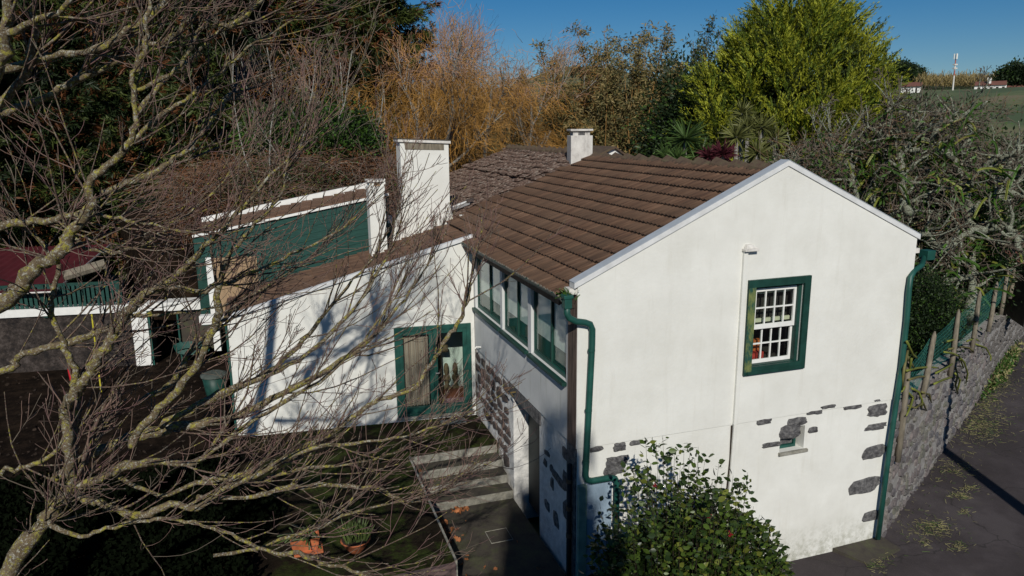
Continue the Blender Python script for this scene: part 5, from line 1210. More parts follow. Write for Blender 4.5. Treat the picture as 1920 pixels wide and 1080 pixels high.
def bamboos():
    A = bamboo_mesh(1, 9.5, 2.3, ['bamboo_leaf', 'bamboo_leaf_green', 'bamboo_leaf_dark']); B = bamboo_mesh(2, 8.5, 2.1, ['bamboo_leaf', 'bamboo_leaf_green', 'bamboo_leaf_dark']); Cc = bamboo_mesh(3, 9, 2.0, ['bamboo_leaf_green', 'bamboo_leaf_dark', 'bush_dark'], 24, 1200)
    sp = [(1040, 33, A, .92, 'shorter straw-brown bamboo clump beside the willows'), (1082, 36, B, 1.22, 'bamboo clump with a single tall plume over the hill gap'), (1128, 31, B, 1.0, 'low straw-coloured bamboo clump behind the small chimney'), (1165, 32, A, 1.12, 'broad dense olive-brown bamboo clump in the centre'), (1200, 31, A, 1.0, 'bamboo clump leaning right beside the dark trees'),
          (1238, 33, B, .98, 'olive bamboo clump at the right end of the row'), (1300, 35, Cc, 1.19, 'tall loose dark bamboo plume left of the golden cypress'), (1262, 38, B, .95, 'shaded bamboo clump in the gap left of the golden cypress'), (1350, 36, Cc, 1.15, 'dark bamboo clump half hidden by the golden cypress')]
    for i, (u, d, m, s, lab) in enumerate(sp):
        p = Rp(u, 300, d); p.z = -1.0
        plant_tree('bamboo_clump', m, p, lab, 'bamboo', 'bamboo clumps behind the house', i*1.3, s, ('leaves', 'culms'))
bamboos()

def leafy_mesh(seed, rad, n, leafw, leafl, mats, probs, clump=40, spread=.2, inner=.35, flat=0):
    rng = np.random.default_rng(seed); nc = max(1, n//clump); c, _ = np_rand_shell(rng, nc, 1.0, inner); c[:, 2] = np.abs(c[:, 2]) if flat else c[:, 2]
    c *= np.array(rad); idx = np.repeat(np.arange(nc), clump); P = c[idx]+rng.normal(size=(len(idx), 3))*spread*min(rad)
    D = P/np.array(rad)+rng.normal(size=P.shape)*.7; V, F = scatter(leafV(leafw, leafl), LEAF_F, P, orient(D, rng), rng.uniform(.6, 1.3, (len(P), 1)))
    cm = rng.choice(len(mats), nc, p=probs); mi = cm[idx]; sw = rng.random(len(mi)) < .3; mi = np.where(sw, rng.choice(len(mats), len(mi), p=probs), mi)
    return npmesh('crown', V, F, mats, np.repeat(mi, 2))
def shrubs():
    dark = leafy_mesh(3, (2.2, 2.0, 2.6), 26000, .075, .15, ['bush_dark', 'bush_green', 'bush_bright'], [.75, .2, .05])
    vine = leafy_mesh(4, (2.4, 1.4, 1.3), 16000, .09, .14, ['bush_green', 'bush_bright', 'bush_dark'], [.4, .25, .35])
    tr = MB().tube([(0, 0, -3), (0, 0, .5)], [.2, .1], 6).mesh('trunk', 'dark_bark')
    for u, v, d, s, me, lab in ((640, 268, 23, .75, vine, 'glossy green vine thicket under the conifers'), (560, 262, 24, .8, vine, 'green ivy mound left of the vine thicket'), (1265, 250, 34, 1.0, dark, 'dark evergreen tree between bamboo and golden cypress'), (1325, 270, 29, 1.1, dark, 'dark shrub below the golden cypress'),
                               (1400, 300, 30, 1.0, dark, 'dark bush at the foot of the golden cypress'), (1660, 330, 30, 1.0, dark, 'dark bush behind the lichen-covered trees'), (1850, 400, 35, 1.1, dark, 'dark green bush above the garden fence'), (1775, 470, 25, .75, dark, 'low dark bush inside the garden wall'), (1716, 590, 19.5, .42, dark, 'shaded bush right behind the gable corner')):
        p = Rp(u, v, d); plant_tree('shrub', (me, tr), p, lab, 'shrub', None, u*.1, s, ('crown', 'trunk'))
    # bramble bank: tangled red-brown stems
    rng = np.random.default_rng(9); n = 9500; S = []
    for k in range(n):
        u = rng.uniform(330, 760); d = rng.uniform(20.4, 25); top = np.interp(u, [330, 480, 600, 760], [330, 300, 285, 300]); v = rng.uniform(top, 440); q = Rp(u, v, d); S.append(tuple(q))
    S = np.array(S); m = 5; P = np.zeros((n, m, 3)); P[:, 0] = S; D = rng.normal(size=(n, 3)); D[:, 2] = np.abs(D[:, 2])*.5
    for i in range(1, m): P[:, i] = P[:, i-1]+D*.17; D[:, 2] -= .3; D += rng.normal(size=D.shape)*.25
    V, F = ribbons(P, .011, rng); k = 30000; LP = S[rng.integers(0, n, k)]+rng.normal(size=(k, 3))*.2; v2, f2 = scatter(leafV(.04, .075), LEAF_F, LP, rotm(rng, k), rng.uniform(.6, 1.3, (k, 1)))
    q = rng.random(n); V, F, mi = join([(V, F, np.tile(np.repeat(np.where(q < .3, 1, np.where(q < .42, 4, 0)), m-1), 2)), (v2, f2, np.repeat(np.where(np.sin(LP[:, 0]*1.3)+np.sin(LP[:, 2]*2.5)+rng.normal(size=k)*.5 > .5, 2, 3), 2))])
    o = link('bramble_bank', npmesh('bramble_bank', V, F, ['bramble', 'brown_twigs', 'bush_green', 'conifer_rust', 'pale_twigs'], mi)); tag(o, 'reddish-brown tangle of brambles behind the green veranda', 'brambles', None, 'stuff')
    m = MB(); a, b = Rp(250, 420, 24), Rp(800, 420, 25)
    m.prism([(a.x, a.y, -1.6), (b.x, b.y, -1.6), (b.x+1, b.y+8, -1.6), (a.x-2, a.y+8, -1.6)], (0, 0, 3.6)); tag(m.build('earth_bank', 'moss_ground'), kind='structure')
shrubs()

def bare_bg_trees():
    # grey bare saplings in front of conifers
    r = random.Random(17)
    for i, (u, v, d, Hh, lab) in enumerate(((590, 330, 22, 5.2, 'thin pale bare sapling in front of the conifers, left one'), (640, 320, 23, 4.0, 'small pale bare sapling right of its taller neighbour'), (505, 340, 21, 5.0, 'bare grey sapling behind the big tree crown'))):
        p = Rp(u, v, d); e = empty('bare_sapling', p, lab, 'sapling'); outs = [[] for _ in range(4)]
        for k in range(3): grow(r, Vector((0, 0, -1.5)), Vector((r.gauss(0, .25), r.gauss(0, .25), 1)), Hh, .035, 0, 2, outs, up=.1, ang=.6, ratio=.5, nchild=(5, 7), wander=.2, npt=8, tip=.2, tmin=.25)
        V, F, _ = out_tubes(outs[0], 5, 1, .016); link('trunk', npmesh('trunk', V, F, 'pale_bark')).parent = e
        V, F, _ = out_tubes(outs[1]+outs[2], 3, .8, .0055); o = link('twigs', npmesh('twigs', V, F, 'pale_twigs')); o.parent = e; o['kind'] = 'stuff'
    # lichen trees of the right-hand garden
    spots = [((1890, 420), 29, 5.4, 43, .17, 'lichen-crusted bare tree at the right edge above the fence'), ((1640, 330), 22, 4.2, 47, .15, 'twiggy grey bare tree just over the gable apex'), ((1800, 300), 26, 4.2, 53, .15, 'brown twiggy bare tree in front of the far white houses'),
             ((1530, 300), 22, 3.8, 59, .12, 'bare shrubby tree left of the gable apex'), ((1900, 300), 32, 4.2, 61, .15, 'bare twiggy tree at the far right skyline'), ((1700, 300), 28, 4.4, 67, .14, 'bare tree in front of the communications mast'), ((1835, 500), 25.5, 4.0, 71, .12, 'low spreading lichen branch tree over the net fence'), ((1590, 310), 24, 4.0, 73, .12, 'bare brown tree at the foot of the golden cypress')]
    for (u, v), d, Hh, seed, rad, lab in spots:
        r = random.Random(seed); p = Rp(u, v, d); zg = p.z; p.z = -1.0; hh = max(zg+1.0, .6)
        e = empty('lichen_tree', p, lab, 'tree'); outs = [[] for _ in range(5)]
        nst = 5
        trunk = [Vector((0, 0, -.3)), Vector((.1, 0, hh*.5)), Vector((0, .1, hh))]
        MB().tube(trunk, [rad, rad*.85, rad*.7], 8).build('trunk', 'grey_lichen_bark', None, True).parent = e
        for k in range(nst):
            a = k*1.257+r.uniform(-.4, .4); grow(r, Vector((0, 0, hh*r.uniform(.45, 1))), Vector((math.cos(a), math.sin(a), .35+r.uniform(-.35, .4))), Hh*.55, rad*.5, 0, 3, outs, up=.1, ang=.8, ratio=.6, nchild=(4, 6), wander=.38, npt=6, tip=.45, tmin=.2)
        V, F, _ = out_tubes(outs[0]+outs[1], 6); link('limbs', npmesh('limbs', V, F, 'grey_lichen_bark', smooth=True)).parent = e
        V, F, _ = out_tubes(outs[2], 4, 1, .011); o = link('branches', npmesh('branches', V, F, 'grey_lichen_bark', smooth=True)); o.parent = e; o['kind'] = 'stuff'
        V, F, _ = out_tubes(outs[3], 3, 1, .0045+.0002*d); o = link('twigs', npmesh('twigs', V, F, 'garden_twigs')); o.parent = e; o['kind'] = 'stuff'
        if d < 20.5 or seed in (43, 71, 53):
            rng = np.random.default_rng(seed); ends = [pts[j] for pts, _ in outs[0]+outs[1] for j in (1, 2, 3, 4)]; n = 60 if d < 30 and seed != 53 else 22; m = 7; S = np.array([tuple(ends[i]) for i in rng.integers(0, len(ends), n)]); P = np.zeros((n, m, 3)); P[:, 0] = S; D = rng.normal(size=(n, 3)); D[:, 2] = rng.uniform(-.6, .6, n); L = rng.uniform(.4, 1.1, n)
            for i in range(1, m): P[:, i] = P[:, i-1]+D*(L/(m-1)/np.linalg.norm(D, axis=1))[:, None]; D[:, 2] -= .28
            V, F = ribbons(P, .05, rng); V2, F2 = ribbons(P, .05, rng); q = np.tile(np.repeat(rng.random(n) < .45, m-1), 2).astype(int); V, F, mi = join([(V, F, q), (V2, F2, q)])
            o = link('cactus_straps', npmesh('cactus_straps', V, F, ['cactus_olive', 'cactus_green'], mi)); o.parent = e; o['kind'] = 'stuff'
    # the gnarled lichen tree just beyond the gable: measured limbs
    r = random.Random(88); rng = np.random.default_rng(88); base = Rp(1815, 560, 21.5); base.z = -1.2
    T = empty('gnarled_tree', base, 'gnarled grey lichen-crusted bare tree with chunky limbs and green cactus straps, right of the gable', 'tree')
    LL = [(21.5, 21.5, [(1815, 600, 9), (1822, 480, 8), (1815, 400, 7.5), (1811, 345, 7)]), (21.5, 20.5, [(1811, 345, 6.5), (1795, 315, 6), (1775, 290, 6), (1752, 277, 5.5), (1733, 262, 5), (1718, 238, 4), (1700, 215, 3), (1675, 198, 2)]),
          (20.8, 20, [(1752, 280, 4.5), (1722, 284, 4.5), (1696, 275, 4), (1678, 258, 4), (1652, 252, 3), (1625, 240, 2)]), (21.5, 22, [(1811, 340, 5), (1817, 305, 5), (1808, 275, 4), (1822, 245, 3.5), (1815, 205, 2)]), (21.3, 20.4, [(1811, 338, 5), (1840, 318, 4.5), (1868, 296, 4), (1895, 290, 3), (1925, 270, 3)]),
          (20, 20.5, [(1700, 400, 6), (1690, 350, 5.5), (1692, 310, 5.5), (1688, 285, 5), (1700, 262, 4.5), (1682, 240, 4), (1664, 215, 3), (1668, 185, 2)]), (20.3, 21, [(1690, 300, 4), (1660, 282, 4), (1640, 268, 3.5), (1612, 262, 3), (1580, 285, 3), (1560, 280, 2)]),
          (21.5, 19.5, [(1822, 470, 6), (1845, 432, 6), (1815, 436, 5.5), (1790, 452, 5), (1768, 468, 4), (1740, 440, 3), (1722, 443, 2)]), (21.4, 20.5, [(1845, 432, 6), (1875, 424, 6), (1902, 438, 5), (1912, 470, 4)]), (21.5, 21, [(1822, 400, 5), (1850, 372, 4.5), (1885, 364, 4.5), (1930, 368, 4)]),
          (21, 19, [(1820, 520, 5), (1790, 520, 4), (1760, 535, 4), (1735, 528, 3), (1712, 540, 2)]), (20.6, 19.6, [(1740, 268, 4), (1762, 240, 4), (1790, 222, 3.5), (1820, 210, 3), (1850, 190, 2)]), (20.5, 20, [(1620, 420, 4.5), (1600, 350, 4), (1590, 310, 4), (1570, 282, 3), (1545, 262, 2)])]
    outs = [[] for _ in range(4)]
    for d0, d1, pts in LL:
        n = len(pts); P = [CPOS+ray(u, v)*(d0+(d1-d0)*i/(n-1))*.93 for i, (u, v, w) in enumerate(pts)]; Rr = [w*20/CF*1.15 for u, v, w in pts]
        p, rr = smooth_path(P, Rr, 5, r, .035); rr = [x*r.uniform(.75, 1.25) for x in rr]; MB().tube(p, rr, 7).build('limb', 'grey_lichen_bark', T, True)
        for _ in range(int(len(p)*.6)):
            i = r.randrange(2, len(p)-1); grow(r, p[i], Vector((r.gauss(0, 1), r.gauss(0, 1), r.gauss(.35, .8))), r.uniform(.5, 1.3), rr[i]*.5, 1, 3, outs, up=.08, ang=.8, ratio=.62, nchild=(3, 5), wander=.34, npt=6, tip=.5)
    V, F, _ = out_tubes(outs[1], 5, 1, .016); o = link('branches', npmesh('branches', V, F, 'grey_lichen_bark', smooth=True), T); o['kind'] = 'stuff'
    V, F, _ = out_tubes(outs[2]+outs[3], 3, .9, .0075); o = link('twigs', npmesh('twigs', V, F, 'garden_twigs'), T); o['kind'] = 'stuff'
    n = 420; m = 7; al = [q+Vector((r.gauss(0, .3), r.gauss(0, .3), -abs(r.gauss(0, .7)))) for pts, _ in outs[1] for q in pts[:3]]; S = np.array([tuple(al[i]) for i in rng.integers(0, len(al), n)]); P = np.zeros((n, m, 3)); P[:, 0] = S; D = rng.normal(size=(n, 3)); D[:, 2] = rng.uniform(-.9, .7, n); L = rng.uniform(.25, .95, n)
    for i in range(1, m): P[:, i] = P[:, i-1]+D*(L/(m-1)/np.linalg.norm(D, axis=1))[:, None]; D[:, 2] -= .2
    V, F = ribbons(P, .055, rng); V2, F2 = ribbons(P, .055, rng); q = np.tile(np.repeat(rng.random(n) < .4, m-1), 2).astype(int); V, F, mi = join([(V, F, q), (V2, F2, q)])
    o = link('cactus_straps', npmesh('cactus_straps', V, F, ['bush_bright', 'cactus_green'], mi), T); o['kind'] = 'stuff'
    # undergrowth mass in the garden
    rng = np.random.default_rng(19); n = 21000; P = []
    for k in range(n):
        u = rng.uniform(1420, 1960); top = np.interp(u, [1420, 1500, 1700, 1920], [310, 262, 205, 190]); d = rng.uniform(17.2 if u < 1600 else 20, 32)
        v = rng.uniform(top, 620 if u > 1700 else 430); q = Rp(u, v, d)
        if q.z < -1 or (q-GW0).dot(WNR) > -.6: continue
        if math.sin(u*.045+1)+math.sin(v*.07+u*.02)+math.sin(u*.11-v*.05) < -.2+rng.normal()*.5: continue
        P.append(tuple(q))
    P = np.array(P); n = len(P); m = 4; Q = np.zeros((n, m, 3)); Q[:, 0] = P; D = rng.normal(size=(n, 3)); D[:, 2] += .2
    for i in range(1, m): Q[:, i] = Q[:, i-1]+D*.09; D[:, 2] -= .12; D += rng.normal(size=D.shape)*.35
    V, F = ribbons(Q, .009, rng); k = 9000; LP = P[rng.integers(0, n, k)]+rng.normal(size=(k, 3))*.15; v2, f2 = scatter(leafV(.05, .13), LEAF_F, LP, rotm(rng, k), rng.uniform(.6, 1.4, (k, 1)))
    q = rng.random(n); V, F, mi = join([(V, F, np.tile(np.repeat(np.where(q < .35, 1, 0), m-1), 2)), (v2, f2, np.repeat(rng.integers(2, 5, k), 2))])
    o = link('garden_undergrowth', npmesh('garden_undergrowth', V, F, ['garden_twigs', 'bramble', 'bush_green', 'bush_bright', 'conifer_dark'], mi)); tag(o, 'tangled twiggy undergrowth filling the walled garden on the right', 'undergrowth', None, 'stuff')
bare_bg_trees()

def rosette(seed, n, L, w, mat, name, loc, label, cat, stem=1.0, droop=.5, up=.25, group=None):
    rng = np.random.default_rng(seed); e = empty(name, loc, label, cat, group); m = 6; P = np.zeros((n, m, 3)); D = rng.normal(size=(n, 3)); D /= np.linalg.norm(D, axis=1)[:, None]; D[:, 2] = D[:, 2]*.8+up; LL = L*rng.uniform(.75, 1.1, n)
    P[:, 0] = D*.03
    for i in range(1, m): P[:, i] = P[:, i-1]+D*(LL/(m-1))[:, None]/np.linalg.norm(D, axis=1)[:, None]; D[:, 2] -= droop*i/m*.35
    W = np.array([.5, 1, .95, .75, .45, .05])*w; V, F = ribbons(P, W[None].repeat(n, 0), rng); o = link('leaves', npmesh('leaves', V, F, mat)); o.parent = e; o['kind'] = 'stuff'
    o = MB().tube([(0, 0, -stem), (.03, 0, -stem*.5), (0, 0, .05)], [.08, .07, .05], 7).build('stem', 'pale_bark'); o.parent = e
def yuccas():
    for i, (u, v, d, L, mat, lab, st) in enumerate([
        (1285, 262, 21, .72, 'yucca_green', 'big spiky green yucca rosette behind the ridge tiles', 2.5), (1318, 285, 21.5, .45, 'yucca_green', 'smaller yucca rosette right of the big green one', 2.5), (1250, 296, 21, .5, 'yucca_green', 'green yucca rosette touching the ridge left of the big one', 2.5), (1272, 300, 20.6, .42, 'yucca_green', 'lowest green yucca rosette peeping over the ridge', 2),
        (1381, 258, 21, .55, 'yucca_olive', 'olive dragon-tree rosette leftmost of its group', 2.5), (1402, 240, 22, .5, 'yucca_olive', 'olive rosette high beside the golden cypress', 3), (1428, 240, 22, .5, 'yucca_olive', 'olive rosette in the upper middle of its group', 3), (1420, 290, 21, .5, 'yucca_olive', 'olive rosette just above the ridge tiles', 2.5), (1452, 262, 22, .5, 'yucca_olive', 'olive rosette at the right of its group', 3), (1392, 215, 23, .45, 'yucca_olive', 'topmost olive rosette under the cypress', 3),
        (1330, 295, 20.5, .38, 'cordyline_purple', 'purple-leaved cordyline, left of the pair', 2), (1355, 290, 20.5, .42, 'cordyline_purple', 'purple-leaved cordyline, right of the pair', 2)]):
        rosette(i+50, 110 if mat != 'cordyline_purple' else 150, L, .045, mat, 'yucca' if 'cordyline' not in mat else 'cordyline', Rp(u, v, d), lab, 'yucca' if 'cordyline' not in mat else 'cordyline', st)
yuccas()

def camellia():
    c = Vector((.75, -1.75, -2.7)); e = empty('camellia_bush', c, 'glossy green camellia bush in front of the gable wall', 'bush'); r = random.Random(23); rng = np.random.default_rng(23)
    outs = []; P = []; D = []
    tops = []
    for k in range(360):
        a = r.uniform(0, 6.283); b = r.random()**.5; x, y = math.cos(a)*b*1.5+.1, math.sin(a)*b*.62
        hmax = float(np.interp(x, [-1.4, -1.2, -.8, -.5, -.2, .2, .7, 1.0, 1.35, 1.7], [1.7, 2.3, 2.7, 3.25, 3.3, 3.1, 2.95, 2.5, 2.0, 1.5]))
        h = hmax*(r.uniform(.55, .95) if r.random() < .85 else r.uniform(.95, 1.1))*(1-.12*abs(y)); p0 = Vector((x*.75, y*.8, h*.35)); n = 6; pts = []
        for i in range(n): t = i/(n-1); pts.append(Vector((x*(.75+.25*t)+r.gauss(0, .012), y*(.8+.2*t)+r.gauss(0, .012), h*(.35+.65*t))))
        outs.append((pts, [.006-.004*i/(n-1) for i in range(n)]))
        L = h*.65; m = int(L*17)
        for j in range(m):
            t = 1-r.random()**1.3*.98; q0 = t*(n-1); i = min(int(q0), n-2); q = pts[i].lerp(pts[i+1], q0-i); a2 = r.uniform(0, 6.283); off = .05 if t > .8 else .1
            P.append((q.x+math.cos(a2)*.02+r.gauss(0, off*.5), q.y+math.sin(a2)*.02+r.gauss(0, off*.5), q.z+r.gauss(0, .02))); D.append((math.cos(a2), math.sin(a2), r.uniform(-.25, .8)))
    V, F, _ = out_tubes(outs, 4); o = link('stems', npmesh('stems', V, F, 'dark_bark')); o.parent = e; o['kind'] = 'stuff'
    # leaf with pointed oval outline, folded on the midrib
    TV = np.array([[0, 0, 0], [.5, .3, .1], [.46, .62, .1], [0, 1, -.06], [-.46, .62, .1], [-.5, .3, .1], [0, .5, 0]])*np.array([.05, .09, .045]); TF = np.array([[0, 1, 6], [1, 2, 6], [2, 3, 6], [3, 4, 6], [4, 5, 6], [5, 0, 6]])
    # inner foliage
    k = 12000; Pi, d = np_rand_shell(rng, k, 1.0, .2); Pi = Pi*np.array([1.5, .62, 1.25])+np.array([.15, 0, 1.2]); P = np.concatenate([np.array(P), Pi]); D = np.concatenate([np.array(D), d+rng.normal(size=d.shape)*.6])
    V, F = scatter(TV, TF, P, orient(D, rng), rng.uniform(.45, 1.35, (len(P), 1))); q = rng.random(len(P)); mi = np.repeat(np.where(q < .42, 0, np.where(q < .9, 1, 2)), 6)
    o = link('leaves', npmesh('leaves', V, F, ['camellia_leaf', 'camellia_dark', 'camellia_pale'], mi)); o.parent = e; o['kind'] = 'stuff'
    for u, v in ((1331, 970), (1368, 1002), (1229, 912)):
        p = Yp(u, v, -2.15)-c; Pf = rng.normal(size=(14, 3))*.008+np.array(tuple(p)); V, F = scatter(leafV(.028, .03), LEAF_F, Pf, rotm(rng, 14), np.ones((14, 1))); o = link('flower', npmesh('flower', V, F, 'petal_red')); o.parent = e
    # a second camellia, added out of view to shade the foot of the side wall
    e2 = empty('camellia_bush', Vector((-.65, -1.9, -2.7)), 'camellia bush added below the view to shade the side wall foot', 'bush')
    for ch in list(e.children):
        if ch.name.startswith('flower'): continue
        d2 = ch.copy(); COL.objects.link(d2); d2.parent = e2
    e2.scale = (.62, .8, .5); e2.rotation_euler = (0, 0, 2.6)
camellia()

def behind_camera():
    m = leafy_mesh(9, (2.2, 2.2, 2.5), 26000, .3, .3, ['bush_dark', 'bush_green'], [.8, .2], spread=.12, inner=.1)
    plant_tree('cypress_tree', (m,), Vector((-5.9, -16, 4.2)), 'slender dark cypress behind the viewpoint casting its shadow on the path', 'cypress', None, 0, .43, ('crown',), 2.5)
behind_camera()
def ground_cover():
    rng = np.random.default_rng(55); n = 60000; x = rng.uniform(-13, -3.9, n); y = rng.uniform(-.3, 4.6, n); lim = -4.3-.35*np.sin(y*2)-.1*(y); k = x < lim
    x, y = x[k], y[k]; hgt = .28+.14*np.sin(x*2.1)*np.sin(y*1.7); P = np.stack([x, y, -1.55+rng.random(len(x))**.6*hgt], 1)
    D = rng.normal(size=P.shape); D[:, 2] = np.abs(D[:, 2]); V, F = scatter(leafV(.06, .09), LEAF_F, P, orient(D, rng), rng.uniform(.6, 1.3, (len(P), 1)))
    o = link('shade_ivy', npmesh('shade_ivy', V, F, ['ivy_shade', 'ivy_shade'], np.repeat(rng.integers(0, 2, len(P)), 2))); tag(o, 'added ivy ground cover, near-black to stand in for shade under the bare tree', 'ivy', None, 'stuff')
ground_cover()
def pots():
    # aloe bowl
    c = Zp(668, 1034, -1.55); c = Vector((c.x, c.y, -1.55)); e = empty('flower_pot', c, 'round terracotta bowl of spiky aloes on the mossy terrace', 'flower pot')
    MB().tube([c+Vector((0, 0, z)) for z in (0, .02, .1, .2, .205)], [.08, .1, .16, .21, .225], 20).build('bowl', 'terracotta', e, True)
    MB().tube([c+Vector((0, 0, .206)), c+Vector((0, 0, .225))], [.2, .19], 16).build('soil', 'soil', e)
    rng = np.random.default_rng(2); n = 190; S = rng.uniform(-1, 1, (n, 3))*(.15, .13, 0); P = np.zeros((n, 5, 3)); P[:, 0] = S+np.array(tuple(c))+np.array([0, 0, .22]); D = S*1.6+rng.normal(size=(n, 3))*.22; D[:, 2] = .9
    L = rng.uniform(.12, .28, n)
    for i in range(1, 5): P[:, i] = P[:, i-1]+D*(L/4/np.linalg.norm(D, axis=1))[:, None]
    R = np.array([.014, .013, .011, .007, .001])[None].repeat(n, 0); V, F = tubes(P, R, 4); o = link('aloe_leaves', npmesh('aloe_leaves', V, F, 'aloe_green'), e); o['kind'] = 'stuff'
    # rectangular trough on a saucer
    c = Zp(590, 1030, -1.55); c = Vector((c.x-.1, c.y, -1.55)); e = empty('planter_trough', c, 'rectangular terracotta planter trough standing on a square saucer', 'planter')
    MB().box(c.x-.2, c.x+.22, c.y-.14, c.y+.16, c.z, c.z+.03).build('saucer', 'terracotta', e, bevel=.005)
    q = MB(); q.v = [(c.x-.2, c.y-.07, c.z+.031), (c.x+.14, c.y-.07, c.z+.031), (c.x+.14, c.y+.1, c.z+.031), (c.x-.2, c.y+.1, c.z+.031), (c.x-.24, c.y-.1, c.z+.23), (c.x+.18, c.y-.1, c.z+.23), (c.x+.18, c.y+.13, c.z+.23), (c.x-.24, c.y+.13, c.z+.23),
                     (c.x-.22, c.y-.08, c.z+.23), (c.x+.16, c.y-.08, c.z+.23), (c.x+.16, c.y+.11, c.z+.23), (c.x-.22, c.y+.11, c.z+.23), (c.x-.21, c.y-.07, c.z+.19), (c.x+.15, c.y-.07, c.z+.19), (c.x+.15, c.y+.1, c.z+.19), (c.x-.21, c.y+.1, c.z+.19)]
    q.f = [(0, 3, 2, 1), (0, 1, 5, 4), (1, 2, 6, 5), (2, 3, 7, 6), (3, 0, 4, 7)]+[(4+i, 4+(i+1) % 4, 8+(i+1) % 4, 8+i) for i in range(4)]+[(8+i, 8+(i+1) % 4, 12+(i+1) % 4, 12+i) for i in range(4)]
    q.build('trough', 'terracotta', e); MB().box(c.x-.21, c.x+.15, c.y-.07, c.y+.1, c.z+.15, c.z+.19).build('soil', 'soil', e)
    n = 26; P = np.zeros((n, 6, 3)); P[:, 0] = rng.uniform(-1, 1, (n, 3))*(.17, .07, 0)+np.array((c.x-.02, c.y+.02, c.z+.2)); D = rng.normal(size=(n, 3))*(1, 1, .5)+np.array([0, 0, .8])
    for i in range(1, 6): P[:, i] = P[:, i-1]+D*.035; D[:, 2] -= .4
    V, F = tubes(P, np.full((n, 6), .012), 5); o = link('succulent_stems', npmesh('succulent_stems', V, F, 'aloe_green', smooth=True), e); o['kind'] = 'stuff'
    # doormat, drain, gas cover, leaf litter
    a = Zp(850, 791, -1.55); m = MB()
    for k in range(12): m.wbox(a.x-.27+.0, a.x+.27, 0, 0, 0, 0) if 0 else None
    U = WU; V_ = WN; o0 = Vector((a.x, a.y, -1.546))-U*.27-V_*.13; m.frame_box(o0, U*.54, V_*.26, (0, 0, .006))
    for k in range(14): m.frame_box(o0+V_*(.008+k*.018)+Vector((0, 0, .0062)), U*.54, V_*.007, (0, 0, .006))
    tag(m.build('doormat', 'mat_grey'), 'grey ribbed doormat in front of the green glazed door', 'doormat')
    c = Zp(938, 1003, -2.23); e = empty('drain_cover', Vector((c.x, c.y, -2.226)), 'square concrete drain cover with metal rim in the path', 'drain cover'); x0, x1, y0, y1 = -.87, -.5, 1.5, 1.87; z = -2.226
    MB().box(x0, x1, y0, y1, z, z+.006).build('lid', 'path_concrete', e); t = .009
    MB().box(x0-t, x1+t, y0-t, y0-.0005, z, z+.012).box(x0-t, x1+t, y1+.0005, y1+t, z, z+.012).box(x0-t, x0-.0005, y0, y1, z, z+.012).box(x1+.0005, x1+t, y0, y1, z, z+.012).build('rim', 'step_concrete', e)
    rng = np.random.default_rng(33); P = []
    for k in range(230):
        t = rng.random()**.7; y = 1.3+t*1.5; x = -1.75+abs(rng.normal())*.12*(1.3-abs(t-.55)*1.5)
        if x < -1.76: continue
        P.append((x, y, -2.225+rng.uniform(0, .05)))
    for k in range(16): P.append((-1.74+abs(rng.normal())*.08, rng.uniform(2.9, 3.7), -1.55-.17*3+.17*int((rng.uniform(2.9, 3.7)-2.86)/.325)+.02))
    for k in range(22): P.append((-1.1+rng.normal()*.08, 2.72+rng.normal()*.06, -2.222+rng.uniform(0, .03)))
    for k in range(12): P.append((rng.uniform(-1.6, -.3), rng.uniform(.6, 2.7), -2.224))
    P = np.array(P); k = len(P); TV = np.array([[0, 0, 0], [.45, .2, .15], [.3, .55, .05], [.5, .8, .25], [0, 1.05, .1], [-.45, .75, .2], [-.3, .5, .02], [-.5, .25, .2], [0, .5, -.05]])*.085; TF = np.array([[i, (i+1) % 8, 8] for i in range(8)])
    D = rng.normal(size=(k, 3)); D[:, 2] *= .25; V, F = scatter(TV, TF, P, orient(D, rng), rng.uniform(.6, 1.2, (k, 1))); o = link('dead_leaves', npmesh('dead_leaves', V, F, 'dead_leaf')); tag(o, 'orange-brown dead leaves drifted against the terrace edge', 'dead leaves', None, 'stuff')
    # dark leaf litter on the upper yard
    k = 1000; P = np.stack([rng.uniform(-12, -3, k), rng.uniform(3, 12, k), np.full(k, -1.54)], 1); D = rng.normal(size=(k, 3)); D[:, 2] *= .25; V, F = scatter(TV, TF, P, orient(D, rng), rng.uniform(.5, 1.1, (k, 1))); o = link('leaf_litter', npmesh('leaf_litter', V, F, 'soil')); tag(o, 'brown leaf litter scattered over the dark yard', 'leaf litter', None, 'stuff')
pots()

